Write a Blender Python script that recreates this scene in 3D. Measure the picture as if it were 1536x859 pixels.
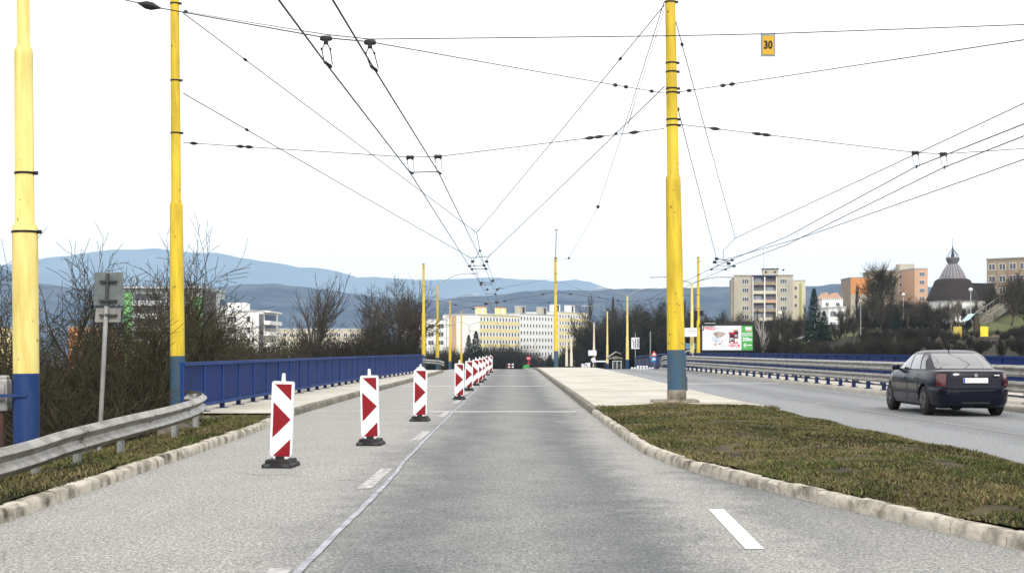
import bpy, bmesh, math, random
import numpy as np
from mathutils import Vector, Matrix

for o in list(bpy.data.objects):
    bpy.data.objects.remove(o)
S = bpy.context.scene
COL = S.collection
R = math.radians
rng = random.Random(11)
nrg = np.random.default_rng(5)

# ------------------------------------------------------------------ camera
F = 2100.0          # focal length in photo pixels (photo 1536 wide)
CH = 1.45           # eye height
cam = bpy.data.cameras.new('camera')
cam.lens = F / 1536 * 36
cam.sensor_width = 36
cam.shift_y = 95.5 / 1536
cam.clip_start = 0.1
cam.clip_end = 20000
co = bpy.data.objects.new('camera', cam)
co.location = (0, 0, CH)
co.rotation_euler = (R(90), 0, 0)
COL.objects.link(co)
S.camera = co

# ------------------------------------------------------------------ light
SUN_EL, SUN_ROT = R(42), R(170)
w = bpy.data.worlds.new('World')
S.world = w
w.use_nodes = True
nt = w.node_tree
nt.nodes.clear()
sky = nt.nodes.new('ShaderNodeTexSky')
sky.sky_type = 'NISHITA'
sky.sun_disc = False
sky.sun_elevation = SUN_EL
sky.sun_rotation = SUN_ROT
sky.air_density = 1.0
sky.dust_density = 4.0
mixw = nt.nodes.new('ShaderNodeMix')
mixw.data_type = 'RGBA'
mixw.inputs[0].default_value = 0.88
mixw.inputs[7].default_value = (9.8, 9.45, 9.2, 1)   # even cloud deck
bg = nt.nodes.new('ShaderNodeBackground')
bg.inputs[1].default_value = 0.1
out = nt.nodes.new('ShaderNodeOutputWorld')
nt.links.new(sky.outputs[0], mixw.inputs[6])
nt.links.new(mixw.outputs[2], bg.inputs[0])
nt.links.new(bg.outputs[0], out.inputs[0])
sl = bpy.data.lights.new('sun', 'SUN')
sl.energy = 1.5
sl.angle = R(14)
sl.color = (1.0, 0.96, 0.9)
so = bpy.data.objects.new('sun', sl)
sd = Vector((math.sin(SUN_ROT) * math.cos(SUN_EL), math.cos(SUN_ROT) * math.cos(SUN_EL), math.sin(SUN_EL)))
so.rotation_euler = sd.to_track_quat('Z', 'Y').to_euler()
COL.objects.link(so)
S.view_settings.view_transform = 'Standard'
S.view_settings.look = 'None'
S.view_settings.exposure = 0.82
S.view_settings.gamma = 1
S.render.engine = 'CYCLES'
S.cycles.max_bounces = 6
S.cycles.volume_bounces = 1
S.cycles.use_denoising = True


# ------------------------------------------------------------------ helpers
def at(px, py, Y):
    """point seen at photo pixel (px, py) when it stands Y metres ahead"""
    return Vector(((px - 768) / F * Y, Y, CH + (525 - py) / F * Y))


def ss(a, b, x):
    t = max(0.0, min(1.0, (x - a) / (b - a)))
    return t * t * (3 - 2 * t)


def road_z(y):
    if y < 95:
        return 0.0
    if y < 119:
        return -0.00028 * (y - 95) ** 2
    z = -0.161 - 0.0134 * (y - 119)
    if y > 240:
        z -= 0.03 * (y - 240) * ss(240, 300, y)
    return max(z, -18.0)


def terr(x, y):
    base = road_z(y)
    if x < -4:
        drop = 7.5 * ss(-8.5, -24, x) * ss(10, 34, y) * (1 - ss(300, 500, y))
        drop += 0.55 * ss(-5.2, -8.5, x) * ss(0, 10, y)
        drop += 6.0 * ss(-6.2, -7.4, x) * ss(29, 33, y) * (1 - ss(90, 110, y))
        z = base - min(drop, 7.5)
        if x < -15 and y > 60:
            z = min(z, -4)
        return z
    if x > 14:
        dip = 3.5 * ss(19.2, 22, x) * (1 - ss(80, 130, y))
        hill = max(0.0, (y - 90)) * 0.036 * ss(18, 62, x)
        hill = min(hill, 15) * (1 - ss(700, 1100, y))
        return base * (1 - 0.8 * ss(18, 60, x)) - dip + hill
    return base


def setp(o, label=None, cat=None, group=None, kind=None):
    if label: o['label'] = label
    if cat: o['category'] = cat
    if group: o['group'] = group
    if kind: o['kind'] = kind
    return o


def empty(name, loc=(0, 0, 0), rz=0, label=None, cat=None, group=None):
    o = bpy.data.objects.new(name, None)
    COL.objects.link(o)
    o.location = loc
    o.rotation_euler = (0, 0, rz)
    return setp(o, label, cat, group)


def link(name, me, parent=None):
    o = bpy.data.objects.new(name, me)
    COL.objects.link(o)
    if parent is not None:
        o.parent = parent
    return o


def copy_tree(o, parent=None):
    c = o.copy()
    COL.objects.link(c)
    c.parent = parent
    for ch in list(o.children):
        copy_tree(ch, c)
    return c


class MB:
    def __init__(s):
        s.v = []; s.f = []; s.m = []; s.i = 0; s.X = None

    def mat(s, i):
        s.i = i
        return s

    def add(s, vs, fs):
        b = len(s.v)
        if s.X is not None:
            vs = [s.X @ Vector(p) for p in vs]
        s.v += [tuple(p) for p in vs]
        s.f += [tuple(b + k for k in f) for f in fs]
        s.m += [s.i] * len(fs)

    def box(s, x0, x1, y0, y1, z0, z1, bev=0.0):
        if bev <= 0:
            vs = [(x, y, z) for x in (x0, x1) for y in (y0, y1) for z in (z0, z1)]
            s.add(vs, [(0, 1, 3, 2), (4, 6, 7, 5), (0, 4, 5, 1), (2, 3, 7, 6), (0, 2, 6, 4), (1, 5, 7, 3)])
        else:
            bm = bmesh.new()
            bmesh.ops.create_cube(bm, size=1)
            for v in bm.verts:
                v.co = Vector(((x0 + x1) / 2 + v.co.x * (x1 - x0), (y0 + y1) / 2 + v.co.y * (y1 - y0), (z0 + z1) / 2 + v.co.z * (z1 - z0)))
            bmesh.ops.bevel(bm, geom=bm.edges[:], offset=bev, segments=2, affect='EDGES', profile=0.5)
            bm.verts.index_update()
            s.add([v.co.copy() for v in bm.verts], [[v.index for v in f.verts] for f in bm.faces])
            bm.free()
        return s

    def tube(s, pts, rads, n=8, cap=True):
        pts = [Vector(p) for p in pts]
        if not isinstance(rads, (list, tuple)):
            rads = [rads] * len(pts)
        vs = []; fs = []
        ref = None
        for k, p in enumerate(pts):
            d = (pts[min(k + 1, len(pts) - 1)] - pts[max(k - 1, 0)]).normalized()
            if ref is None:
                ref = d.orthogonal().normalized()
            ref = (ref - d * ref.dot(d))
            ref = ref.normalized() if ref.length > 1e-6 else d.orthogonal().normalized()
            b = d.cross(ref)
            for j in range(n):
                a = 2 * math.pi * j / n
                vs.append(p + (ref * math.cos(a) + b * math.sin(a)) * rads[k])
        for k in range(len(pts) - 1):
            for j in range(n):
                j2 = (j + 1) % n
                fs.append((k * n + j, k * n + j2, (k + 1) * n + j2, (k + 1) * n + j))
        if cap:
            fs.append(tuple(range(n - 1, -1, -1)))
            e = (len(pts) - 1) * n
            fs.append(tuple(e + j for j in range(n)))
        s.add(vs, fs)
        return s

    def lathe(s, prof, x=0, y=0, n=20, lean=(0, 0)):
        pts = [(x + lean[0] * z, y + lean[1] * z, z) for z, r in prof]
        vs = []; fs = []
        for (z, r), p in zip(prof, pts):
            for j in range(n):
                a = 2 * math.pi * j / n
                vs.append((p[0] + r * math.cos(a), p[1] + r * math.sin(a), z))
        for k in range(len(prof) - 1):
            for j in range(n):
                j2 = (j + 1) % n
                fs.append((k * n + j, k * n + j2, (k + 1) * n + j2, (k + 1) * n + j))
        fs.append(tuple(range(n - 1, -1, -1)))
        e = (len(prof) - 1) * n
        fs.append(tuple(e + j for j in range(n)))
        s.add(vs, fs)
        return s

    def prism(s, poly, y0, y1):
        """polygon in the x-z plane pushed along y"""
        n = len(poly)
        vs = [(p[0], y0, p[1]) for p in poly] + [(p[0], y1, p[1]) for p in poly]
        fs = [tuple(range(n)), tuple(range(2 * n - 1, n - 1, -1))]
        for j in range(n):
            j2 = (j + 1) % n
            fs.append((j2, j, n + j, n + j2))
        s.add(vs, fs)
        return s

    def build(s, name, mats, parent=None, smooth=False):
        me = bpy.data.meshes.new(name)
        me.from_pydata(s.v, [], s.f)
        if not isinstance(mats, (list, tuple)):
            mats = [mats]
        for m in mats:
            me.materials.append(m)
        if len(mats) > 1:
            me.polygons.foreach_set('material_index', s.m)
        if smooth:
            me.polygons.foreach_set('use_smooth', [True] * len(me.polygons))
            try:
                me.set_sharp_from_angle(angle=R(38))
            except Exception:
                pass
        me.update()
        return link(name, me, parent)


def np_mesh(name, V, T, mats, mi=None, k=3):
    me = bpy.data.meshes.new(name)
    V = np.asarray(V, dtype=np.float32); T = np.asarray(T, dtype=np.int32)
    me.vertices.add(len(V)); me.vertices.foreach_set('co', V.ravel())
    me.loops.add(len(T) * k); me.loops.foreach_set('vertex_index', T.ravel())
    me.polygons.add(len(T)); me.polygons.foreach_set('loop_start', np.arange(0, len(T) * k, k, dtype=np.int32))
    me.polygons.foreach_set('loop_total', np.full(len(T), k, dtype=np.int32))
    for m in mats:
        me.materials.append(m)
    if mi is not None:
        me.polygons.foreach_set('material_index', np.asarray(mi, dtype=np.int32))
    me.update(calc_edges=True)
    return me


# ------------------------------------------------------------------ materials
def mat(name, col, rough=0.6, col2=None, scale=4.0, detail=6, lo=0.35, hi=0.65, metal=0.0, bump=0.0, bscale=None,
        coat=0.0, stretch=(1, 1, 1), speck=None, emit=None):
    m = bpy.data.materials.new(name)
    m.use_nodes = True
    n = m.node_tree.nodes; L = m.node_tree.links
    p = n['Principled BSDF']
    p.inputs['Roughness'].default_value = rough
    p.inputs['Metallic'].default_value = metal
    p.inputs['Specular IOR Level'].default_value = 0.22 if not (metal or coat) else 0.5
    if coat:
        p.inputs['Coat Weight'].default_value = coat
        p.inputs['Coat Roughness'].default_value = 0.04
    c = (*col, 1)
    p.inputs['Base Color'].default_value = c
    tc = n.new('ShaderNodeTexCoord'); mp = n.new('ShaderNodeMapping')
    mp.inputs['Scale'].default_value = stretch
    L.new(tc.outputs['Object'], mp.inputs[0])
    last = None
    if col2 is not None:
        t = n.new('ShaderNodeTexNoise'); t.inputs['Scale'].default_value = scale; t.inputs['Detail'].default_value = detail
        t.inputs['Roughness'].default_value = 0.62
        L.new(mp.outputs[0], t.inputs[0])
        r = n.new('ShaderNodeMapRange'); r.inputs[1].default_value = lo; r.inputs[2].default_value = hi
        L.new(t.outputs[0], r.inputs[0])
        mx = n.new('ShaderNodeMix'); mx.data_type = 'RGBA'
        mx.inputs[6].default_value = c; mx.inputs[7].default_value = (*col2, 1)
        L.new(r.outputs[0], mx.inputs[0])
        last = mx.outputs[2]
    if speck is not None:
        sc, thr, scol = speck
        t = n.new('ShaderNodeTexNoise'); t.inputs['Scale'].default_value = sc; t.inputs['Detail'].default_value = 3
        L.new(tc.outputs['Object'], t.inputs[0])
        r = n.new('ShaderNodeMapRange'); r.inputs[1].default_value = thr; r.inputs[2].default_value = thr + 0.05
        L.new(t.outputs[0], r.inputs[0])
        mx = n.new('ShaderNodeMix'); mx.data_type = 'RGBA'
        if last is not None: L.new(last, mx.inputs[6])
        else: mx.inputs[6].default_value = c
        mx.inputs[7].default_value = (*scol, 1)
        L.new(r.outputs[0], mx.inputs[0])
        last = mx.outputs[2]
    if last is not None:
        L.new(last, p.inputs['Base Color'])
    if bump:
        t = n.new('ShaderNodeTexNoise'); t.inputs['Scale'].default_value = bscale or scale * 4; t.inputs['Detail'].default_value = 5
        L.new(tc.outputs['Object'], t.inputs[0])
        b = n.new('ShaderNodeBump'); b.inputs['Strength'].default_value = bump; b.inputs['Distance'].default_value = 0.02
        L.new(t.outputs[0], b.inputs['Height']); L.new(b.outputs[0], p.inputs['Normal'])
    if emit:
        p.inputs['Emission Color'].default_value = (*emit[0], 1)
        p.inputs['Emission Strength'].default_value = emit[1]
    return m


def glass_mat(name, col, rough=0.08):
    m = mat(name, col, rough)
    m.node_tree.nodes['Principled BSDF'].inputs['Specular IOR Level'].default_value = 0.8
    return m


M = {}
M['yellow'] = mat('yellow_pole_paint', (0.66, 0.50, 0.035), 0.5, (0.42, 0.29, 0.025), 1.8, 10, 0.38, 0.68, bump=0.12, bscale=30, stretch=(3, 3, .35),
                  speck=(8, .67, (.18, .11, .03)))
M['yellow_pale'] = mat('pale_yellow_pole_paint', (0.76, 0.66, 0.24), 0.5, (0.56, 0.43, 0.12), 2.2, 10, 0.38, 0.7, bump=0.12, bscale=30, stretch=(3, 3, .35),
                       speck=(10, .685, (.16, .1, .03)))
M['blue_base'] = mat('weathered_blue_paint', (0.03, 0.085, 0.16), 0.6, (0.07, 0.08, 0.06), 3.0, 8, 0.42, 0.7, bump=0.15, bscale=25, stretch=(2.5, 2.5, .4))
M['blue_dark'] = mat('blue_pole_paint', (0.010, 0.034, 0.14), 0.55, (0.03, 0.06, 0.15), 3.0, 6, .4, .8, bump=.1, bscale=25, stretch=(2, 2, .4))
M['rail_blue'] = mat('parapet_blue_paint', (0.003, 0.024, 0.14), 0.55, (0.003, 0.014, 0.075), 1.2, 7, .4, .8, stretch=(1, 1, .5))
M['rail_blue_edge'] = mat('parapet_rail_paint', (0.016, 0.055, 0.22), 0.5, (0.008, 0.03, 0.13), 4)
M['dark_blue'] = mat('dark_blue_paint', (0.004, 0.011, 0.05), 0.5, (0.006, 0.018, 0.08), 3)
M['galv'] = mat('galvanised_steel', (0.38, 0.375, 0.345), 0.45, (0.15, 0.14, 0.12), 2.5, 9, .36, .66, metal=0.5, bump=.08, bscale=20, stretch=(1, 1, 3))
M['galv_dull'] = mat('dull_steel', (0.34, 0.35, 0.34), 0.5, (0.2, 0.2, 0.19), 3, metal=.3)
M['concrete'] = mat('pale_concrete', (0.50, 0.48, 0.42), 0.9, (0.33, 0.31, 0.26), 0.6, 12, .40, .72, bump=.4, bscale=40, speck=(60, .62, (.3, .27, .22)))
M['conc_dirty'] = mat('dirty_concrete', (0.26, 0.235, 0.19), 0.9, (0.08, 0.075, 0.055), 2.2, 10, .4, .65, bump=.6, bscale=30)
M['kerb'] = mat('kerb_stone', (0.46, 0.43, 0.36), 0.9, (0.09, 0.08, 0.06), 3.6, 14, .45, .68, bump=.9, bscale=14)
M['kerb_grey'] = mat('grey_kerb_stone', (0.24, 0.225, 0.185), 0.9, (0.12, 0.11, 0.09), 2.2, 10, .4, .65, bump=.6, bscale=20)
M['white_paint'] = mat('road_marking_paint', (0.66, 0.66, 0.64), 0.7, (0.38, 0.38, 0.38), 6, 8, .5, .75, bump=.3, bscale=80)
M['old_paint'] = mat('worn_road_paint', (0.46, 0.46, 0.45), 0.8, (0.20, 0.20, 0.20), 9, 9, .40, .64, bump=.3, bscale=80)
M['seal'] = mat('joint_seal', (0.38, 0.38, 0.42), 0.7, (0.2, 0.2, 0.22), 3, 9, .4, .65)
for k_ in ('rail_blue', 'rail_blue_edge'):
    M[k_].node_tree.nodes['Principled BSDF'].inputs['Specular IOR Level'].default_value = .08
M['beacon_white'] = mat('beacon_sheet', (0.68, 0.71, 0.74), 0.4, (0.40, 0.39, 0.36), 3.5, 10, .52, .95, speck=(45, .70, (.4, .38, .35)))
M['black_rubber'] = mat('black_rubber', (0.018, 0.018, 0.018), 0.65, (0.07, 0.06, 0.055), 6, 8, .5, .8, bump=.3)
M['white_plastic'] = mat('white_reflective_sheet', (0.70, 0.73, 0.76), 0.4, (0.62, 0.65, 0.68), 3)
M['red_plastic'] = mat('red_reflective_sheet', (0.24, 0.008, 0.014), 0.45, (0.19, 0.007, 0.012), 4)
M['wire'] = mat('dark_wire', (0.012, 0.012, 0.014), 0.5)
M['insul'] = mat('insulator', (0.02, 0.018, 0.018), 0.35)
M['black'] = mat('black_paint', (0.015, 0.015, 0.017), 0.5)
M['dark_metal'] = mat('dark_metal', (0.05, 0.055, 0.06), 0.5)
M['sign_back'] = mat('grey_sign_back', (0.15, 0.175, 0.175), 0.55, (0.10, 0.12, 0.12), 5)
M['lamp'] = mat('lamp_housing', (0.45, 0.47, 0.5), 0.4)
M['globe'] = mat('lamp_globe', (0.85, 0.84, 0.78), 0.3)
M['white'] = mat('white_render', (0.86, 0.85, 0.82), 0.8, (0.79, 0.78, 0.75), .15, 6)
M['cream'] = mat('cream_render', (0.62, 0.56, 0.42), 0.85, (0.54, 0.49, 0.38), .2, 6)
M['bandy'] = mat('yellow_render', (0.80, 0.70, 0.34), 0.8, (0.74, 0.64, 0.30), .2, 6)
M['beige'] = mat('beige_panel', (0.46, 0.42, 0.33), 0.85, (0.36, 0.33, 0.27), .25, 8)
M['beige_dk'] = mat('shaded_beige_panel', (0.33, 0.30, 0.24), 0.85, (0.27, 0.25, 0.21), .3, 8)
M['orange'] = mat('orange_render', (0.62, 0.27, 0.09), 0.8, (0.55, 0.23, 0.08), .2, 6)
M['salmon'] = mat('salmon_render', (0.60, 0.37, 0.24), 0.8, (0.5, 0.33, 0.22), .2, 6)
M['tan'] = mat('tan_render', (0.36, 0.28, 0.19), 0.85, (0.27, 0.22, 0.16), .25, 6)
M['green'] = mat('green_render', (0.20, 0.46, 0.18), 0.8, (0.15, 0.36, 0.14), .3, 6)
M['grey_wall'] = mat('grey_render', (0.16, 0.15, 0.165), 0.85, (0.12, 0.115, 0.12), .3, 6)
M['pale_grey'] = mat('pale_grey_render', (0.55, 0.58, 0.58), 0.8, (0.45, 0.48, 0.48), .3, 6)
M['glass'] = glass_mat('window_glass', (0.04, 0.045, 0.06))
M['glass_lt'] = glass_mat('pale_window_glass', (0.20, 0.24, 0.28))
M['frame'] = mat('white_window_frame', (0.78, 0.78, 0.76), 0.6)
M['shingle'] = mat('dark_roof_shingle', (0.022, 0.017, 0.016), 0.8, (0.04, 0.03, 0.026), 3, 8, stretch=(4, 4, 1), bump=.5, bscale=8)
M['zinc'] = mat('grey_zinc', (0.17, 0.165, 0.18), 0.5, (0.12, 0.115, 0.125), 2)
M['zinc_lt'] = mat('pale_zinc_rib', (0.42, 0.41, 0.42), 0.5)
M['soil'] = mat('winter_soil', (0.018, 0.015, 0.009), 0.95, (0.032, 0.028, 0.014), .25, 10, .35, .65)
M['hill_near'] = mat('haze_blue_wooded_hillside', (0.028, 0.045, 0.08), 0.95, (0.07, 0.09, 0.125), .016, 12, .42, .6)  # blue of the distant air mixed into the woodland colour
M['hill_far'] = mat('haze_blue_mountain', (0.14, 0.19, 0.25), 0.95, (0.17, 0.22, 0.28), .004, 10, .4, .62)  # distance haze painted into the base colour, paler and bluer than the slopes
M['bark'] = mat('dark_bark', (0.030, 0.024, 0.018), 0.9, (0.085, 0.070, 0.05), .5)
M['brush'] = mat('dark_brush', (0.014, 0.0115, 0.009), 0.95, (0.045, 0.036, 0.024), .45, 6, .4, .7)
M['bark_ol'] = mat('olive_brown_bark', (0.028, 0.024, 0.015), 0.9, (0.080, 0.068, 0.036), 2, 6, .4, .7)
M['bark_lt'] = mat('pale_bark', (0.20, 0.18, 0.15), 0.9, (0.10, 0.09, 0.075), 2)
M['bark_birch'] = mat('birch_bark', (0.5, 0.48, 0.44), 0.9, (0.1, 0.09, 0.08), 5, 6, .5, .7)
M['leaf_br'] = mat('withered_leaf', (0.017, 0.016, 0.009), 0.9, (0.042, 0.035, 0.018), .6)
M['leaf_dk'] = mat('ivy_leaf', (0.018, 0.026, 0.012), 0.8, (0.035, 0.042, 0.018), .6)
M['needle'] = mat('spruce_needles', (0.010, 0.022, 0.014), 0.85, (0.02, 0.035, 0.018), 1.5)
M['grass_g'] = mat('green_grass', (0.058, 0.070, 0.017), 0.85, (0.075, 0.095, 0.022), 1.3)
M['grass_y'] = mat('dry_grass', (0.13, 0.108, 0.046), 0.9, (0.21, 0.175, 0.085), 2)
M['grass_d'] = mat('dark_grass', (0.018, 0.026, 0.008), 0.9, (0.034, 0.030, 0.013), 1.3)
M['turf'] = mat('turf_soil', (0.022, 0.020, 0.010), 0.95, (0.085, 0.068, 0.032), 1.5, 9, .38, .62, bump=.7, bscale=18)
M['lawn'] = mat('lawn', (0.06, 0.072, 0.022), 0.9, (0.10, 0.10, 0.038), .4, 8)
M['pathm'] = mat('park_path', (0.34, 0.32, 0.27), 0.9, (0.26, 0.25, 0.21), 1)


def asphalt(name, base, light, patches):
    m = bpy.data.materials.new(name); m.use_nodes = True
    n = m.node_tree.nodes; L = m.node_tree.links; p = n['Principled BSDF']
    p.inputs['Roughness'].default_value = 0.85
    tc = n.new('ShaderNodeTexCoord')
    sep = n.new('ShaderNodeSeparateXYZ'); L.new(tc.outputs['Object'], sep.inputs[0])

    def noise(sc, det=6, st=(1, 1, 1), rough=.6):
        mp = n.new('ShaderNodeMapping'); mp.inputs['Scale'].default_value = st; L.new(tc.outputs['Object'], mp.inputs[0])
        t = n.new('ShaderNodeTexNoise'); t.inputs['Scale'].default_value = sc; t.inputs['Detail'].default_value = det
        t.inputs['Roughness'].default_value = rough
        L.new(mp.outputs[0], t.inputs[0]); return t.outputs[0]

    def rngn(s, a, b, c=0, d=1):
        r = n.new('ShaderNodeMapRange'); r.inputs[1].default_value = a; r.inputs[2].default_value = b
        r.inputs[3].default_value = c; r.inputs[4].default_value = d; L.new(s, r.inputs[0]); return r.outputs[0]

    def mth(op, a, b):
        x = n.new('ShaderNodeMath'); x.operation = op
        for k, q in enumerate((a, b)):
            if isinstance(q, (int, float)): x.inputs[k].default_value = q
            else: L.new(q, x.inputs[k])
        return x.outputs[0]
    wob = rngn(noise(.35, 4), .3, .7, -.25, .25)
    wob2 = rngn(noise(2.5, 6), .3, .7, -.25, .25)
    xw = mth('ADD', mth('ADD', sep.outputs[0], wob), wob2)
    fac = None
    for (xc, hw, soft, amt, y0, y1) in patches:      # wear bands along the road: centre, half width, softness, amount
        d = mth('ABSOLUTE', mth('SUBTRACT', xw, xc), 0)
        b = rngn(d, hw, hw + soft, amt, 0)
        if y1 < 900:
            b = mth('MULTIPLY', b, rngn(sep.outputs[1], y0, y1, 1, 0))
        fac = b if fac is None else mth('MAXIMUM', fac, b)
    blot = rngn(noise(1.6, 9, (1, .5, 1), .7), .30, .74, 0, .26)
    fac = mth('ADD', fac, blot)
    cl = n.new('ShaderNodeClamp'); L.new(fac, cl.inputs[0])
    mx = n.new('ShaderNodeMix'); mx.data_type = 'RGBA'
    mx.inputs[6].default_value = (*base, 1); mx.inputs[7].default_value = (*light, 1)
    L.new(cl.outputs[0], mx.inputs[0])
    # aggregate grain
    g = rngn(noise(42, 5, rough=.85), .38, .62, .1, 2.1)
    g2 = rngn(noise(17, 4, rough=.75), .3, .7, .55, 1.45)
    gm = mth('MULTIPLY', g, g2)
    vm = n.new('ShaderNodeVectorMath'); vm.operation = 'SCALE'
    L.new(mx.outputs[2], vm.inputs[0]); L.new(gm, vm.inputs['Scale'])
    # hairline cracks
    vo = n.new('ShaderNodeTexVoronoi'); vo.feature = 'DISTANCE_TO_EDGE'; vo.inputs['Scale'].default_value = .33
    wn = n.new('ShaderNodeTexNoise'); wn.inputs['Scale'].default_value = 1.2; wn.inputs['Detail'].default_value = 8
    L.new(tc.outputs['Object'], wn.inputs[0])
    va = n.new('ShaderNodeMix'); va.data_type = 'RGBA'; va.inputs[0].default_value = .35
    L.new(tc.outputs['Object'], va.inputs[6]); L.new(wn.outputs['Color'], va.inputs[7]); L.new(va.outputs[2], vo.inputs[0])
    ck = mth('MULTIPLY', rngn(vo.outputs[0], 0.0, .006, 1, 0), rngn(noise(.25, 3), .5, .6, 0, .5))
    mc = n.new('ShaderNodeMix'); mc.data_type = 'RGBA'; mc.inputs[7].default_value = (.04, .04, .035, 1)
    L.new(ck, mc.inputs[0]); L.new(vm.outputs[0], mc.inputs[6])
    L.new(mc.outputs[2], p.inputs['Base Color'])
    b = n.new('ShaderNodeBump'); b.inputs['Strength'].default_value = .5; b.inputs['Distance'].default_value = .008
    L.new(noise(75, 4, rough=.75), b.inputs['Height']); L.new(b.outputs[0], p.inputs['Normal'])
    return m


M['asph'] = asphalt('worn_asphalt', (.070, .077, .083), (.262, .258, .240),
                    [(-3.6, 1.6, 1.2, .72, 0, 999), (1.75, .12, .7, .7, 0, 999), (0.0, .1, .8, .34, 0, 999), (3.6, 1.0, 1.6, .62, 9, 17)])
M['asph_r'] = asphalt('blue_grey_asphalt', (.125, .133, .14), (.215, .222, .228),
                      [(7.2, .5, .6, .5, 0, 999), (9.9, .3, .6, .45, 0, 999), (11.6, .2, .4, .6, 0, 999)])

# ------------------------------------------------------------------ ground, roads
def struct(o):
    o['kind'] = 'structure'
    return o


def grid_sheet(name, xs, ys, zf, m, smooth=True):
    nx, ny = len(xs), len(ys)
    V = np.array([(x, y, zf(x, y)) for y in ys for x in xs])
    T = np.array([(j * nx + i, j * nx + i + 1, (j + 1) * nx + i + 1, (j + 1) * nx + i) for j in range(ny - 1) for i in range(nx - 1)])
    me = np_mesh(name, V, T, [m], None, 4)
    me.polygons.foreach_set('use_smooth', [smooth] * len(me.polygons))
    return link(name, me)


def fr(a, b, st):
    n = max(1, int(round((b - a) / st)))
    return [a + (b - a) * k / n for k in range(n + 1)]


def ground_z(x, y):
    z = terr(x, y)
    if -4.55 < x < 19 and y < 240:
        z -= .35
    elif -7.2 < x <= -4.55 and 27.5 < y < 110:
        z -= .5
    if y > 700: z = max(z, -19)
    return z


gx = [-5500, -3500, -2000, -1200, -800] + fr(-600, -200, 50) + fr(-180, -60, 12) + fr(-56, -24, 3) + fr(-22, -4, .9) + fr(-3, 20, 2) + fr(21, 60, 2.5) + \
    fr(64, 160, 8) + fr(180, 600, 40) + [800, 1200, 2000, 3500, 5500]
gy = fr(-60, 0, 10) + fr(1.5, 40, 1.5) + fr(43, 140, 4) + fr(146, 320, 8) + fr(340, 700, 30) + [800, 1000, 1300, 1700, 2200, 3000, 4500, 5800]
struct(grid_sheet('ground', gx, gy, ground_z, M['soil']))

LK = [(-4.22, 3), (-4.27, 11.6), (-4.36, 15.2), (-4.42, 20), (-4.5, 24), (-4.66, 27), (-4.83, 30.8), (-4.8, 44), (-4.6, 63), (-4.5, 92), (-4.5, 240)]
RK = [(5.6, 6.3), (4.6, 7.6), (3.69, 10.1), (3.25, 11.85), (2.92, 13.2), (2.45, 15.2), (2.05, 17.2), (1.83, 20), (1.8, 31), (1.82, 42), (1.81, 109), (1.81, 240)]
IR = [(5.6, 6.3), (6.1, 8), (6.19, 17), (6.0, 31), (5.85, 38), (6.1, 60), (6.5, 109), (6.5, 240)]


def interp(path, y):
    for (x0, y0), (x1, y1) in zip(path, path[1:]):
        if y0 <= y <= y1:
            return x0 + (x1 - x0) * (y - y0) / (y1 - y0)
    return path[-1][0] if y > path[-1][1] else path[0][0]


ysr = fr(-6, 90, 3) + fr(93, 135, 2) + fr(140, 420, 8)
struct(grid_sheet('road', fr(-4.9, 6.3, 1.4), ysr, lambda x, y: road_z(y) + (0 if x < 6.2 else -.001), M['asph']))
struct(grid_sheet('road_opposite', fr(6.3, 12.1, 1.45), ysr, lambda x, y: road_z(y) - .001, M['asph_r']))
struct(grid_sheet('junction_pavement', fr(12.1, 34, 3), fr(111, 137, 2), lambda x, y: road_z(y) - .004, M['asph_r']))


def strip(name, pathL, pathR, y0, y1, z, m, st=1.5, skirt=.5):
    mb = MB(); prev = None
    ys = fr(y0, y1, st)
    for y in ys:
        a, b = interp(pathL, y), interp(pathR, y)
        zz = road_z(y) + z
        cur = [(a, y, zz - skirt), (a, y, zz), (b, y, zz), (b, y, zz - skirt)]
        if prev:
            for k in range(3):
                mb.add([prev[k], prev[k + 1], cur[k + 1], cur[k]], [(0, 1, 2, 3)])
        prev = cur
    return struct(mb.build(name, m))


def off(path, d):
    return [(x + d, y) for x, y in path]


SW = [(-6.75, 0), (-6.7, 30), (-6.5, 50), (-5.8, 85), (-5.8, 240)]
strip('sidewalk', [(-7.15, 0), (-7.1, 30), (-6.9, 50), (-6.2, 85), (-6.2, 240)], off(LK, -.14), 29.0, 92, .15, M['concrete'])
strip('island_paving', off(RK, .15), off(IR, -.02), 31.6, 110, .15, M['concrete'])
strip('island_far_paving', off(RK, .15), off(IR, -.02), 110, 235, .147, M['concrete'])
strip('sidewalk_opposite', [(11.95, 0), (11.95, 300)], [(19, 0), (19, 300)], -6, 110, .14, M['concrete'])


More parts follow.
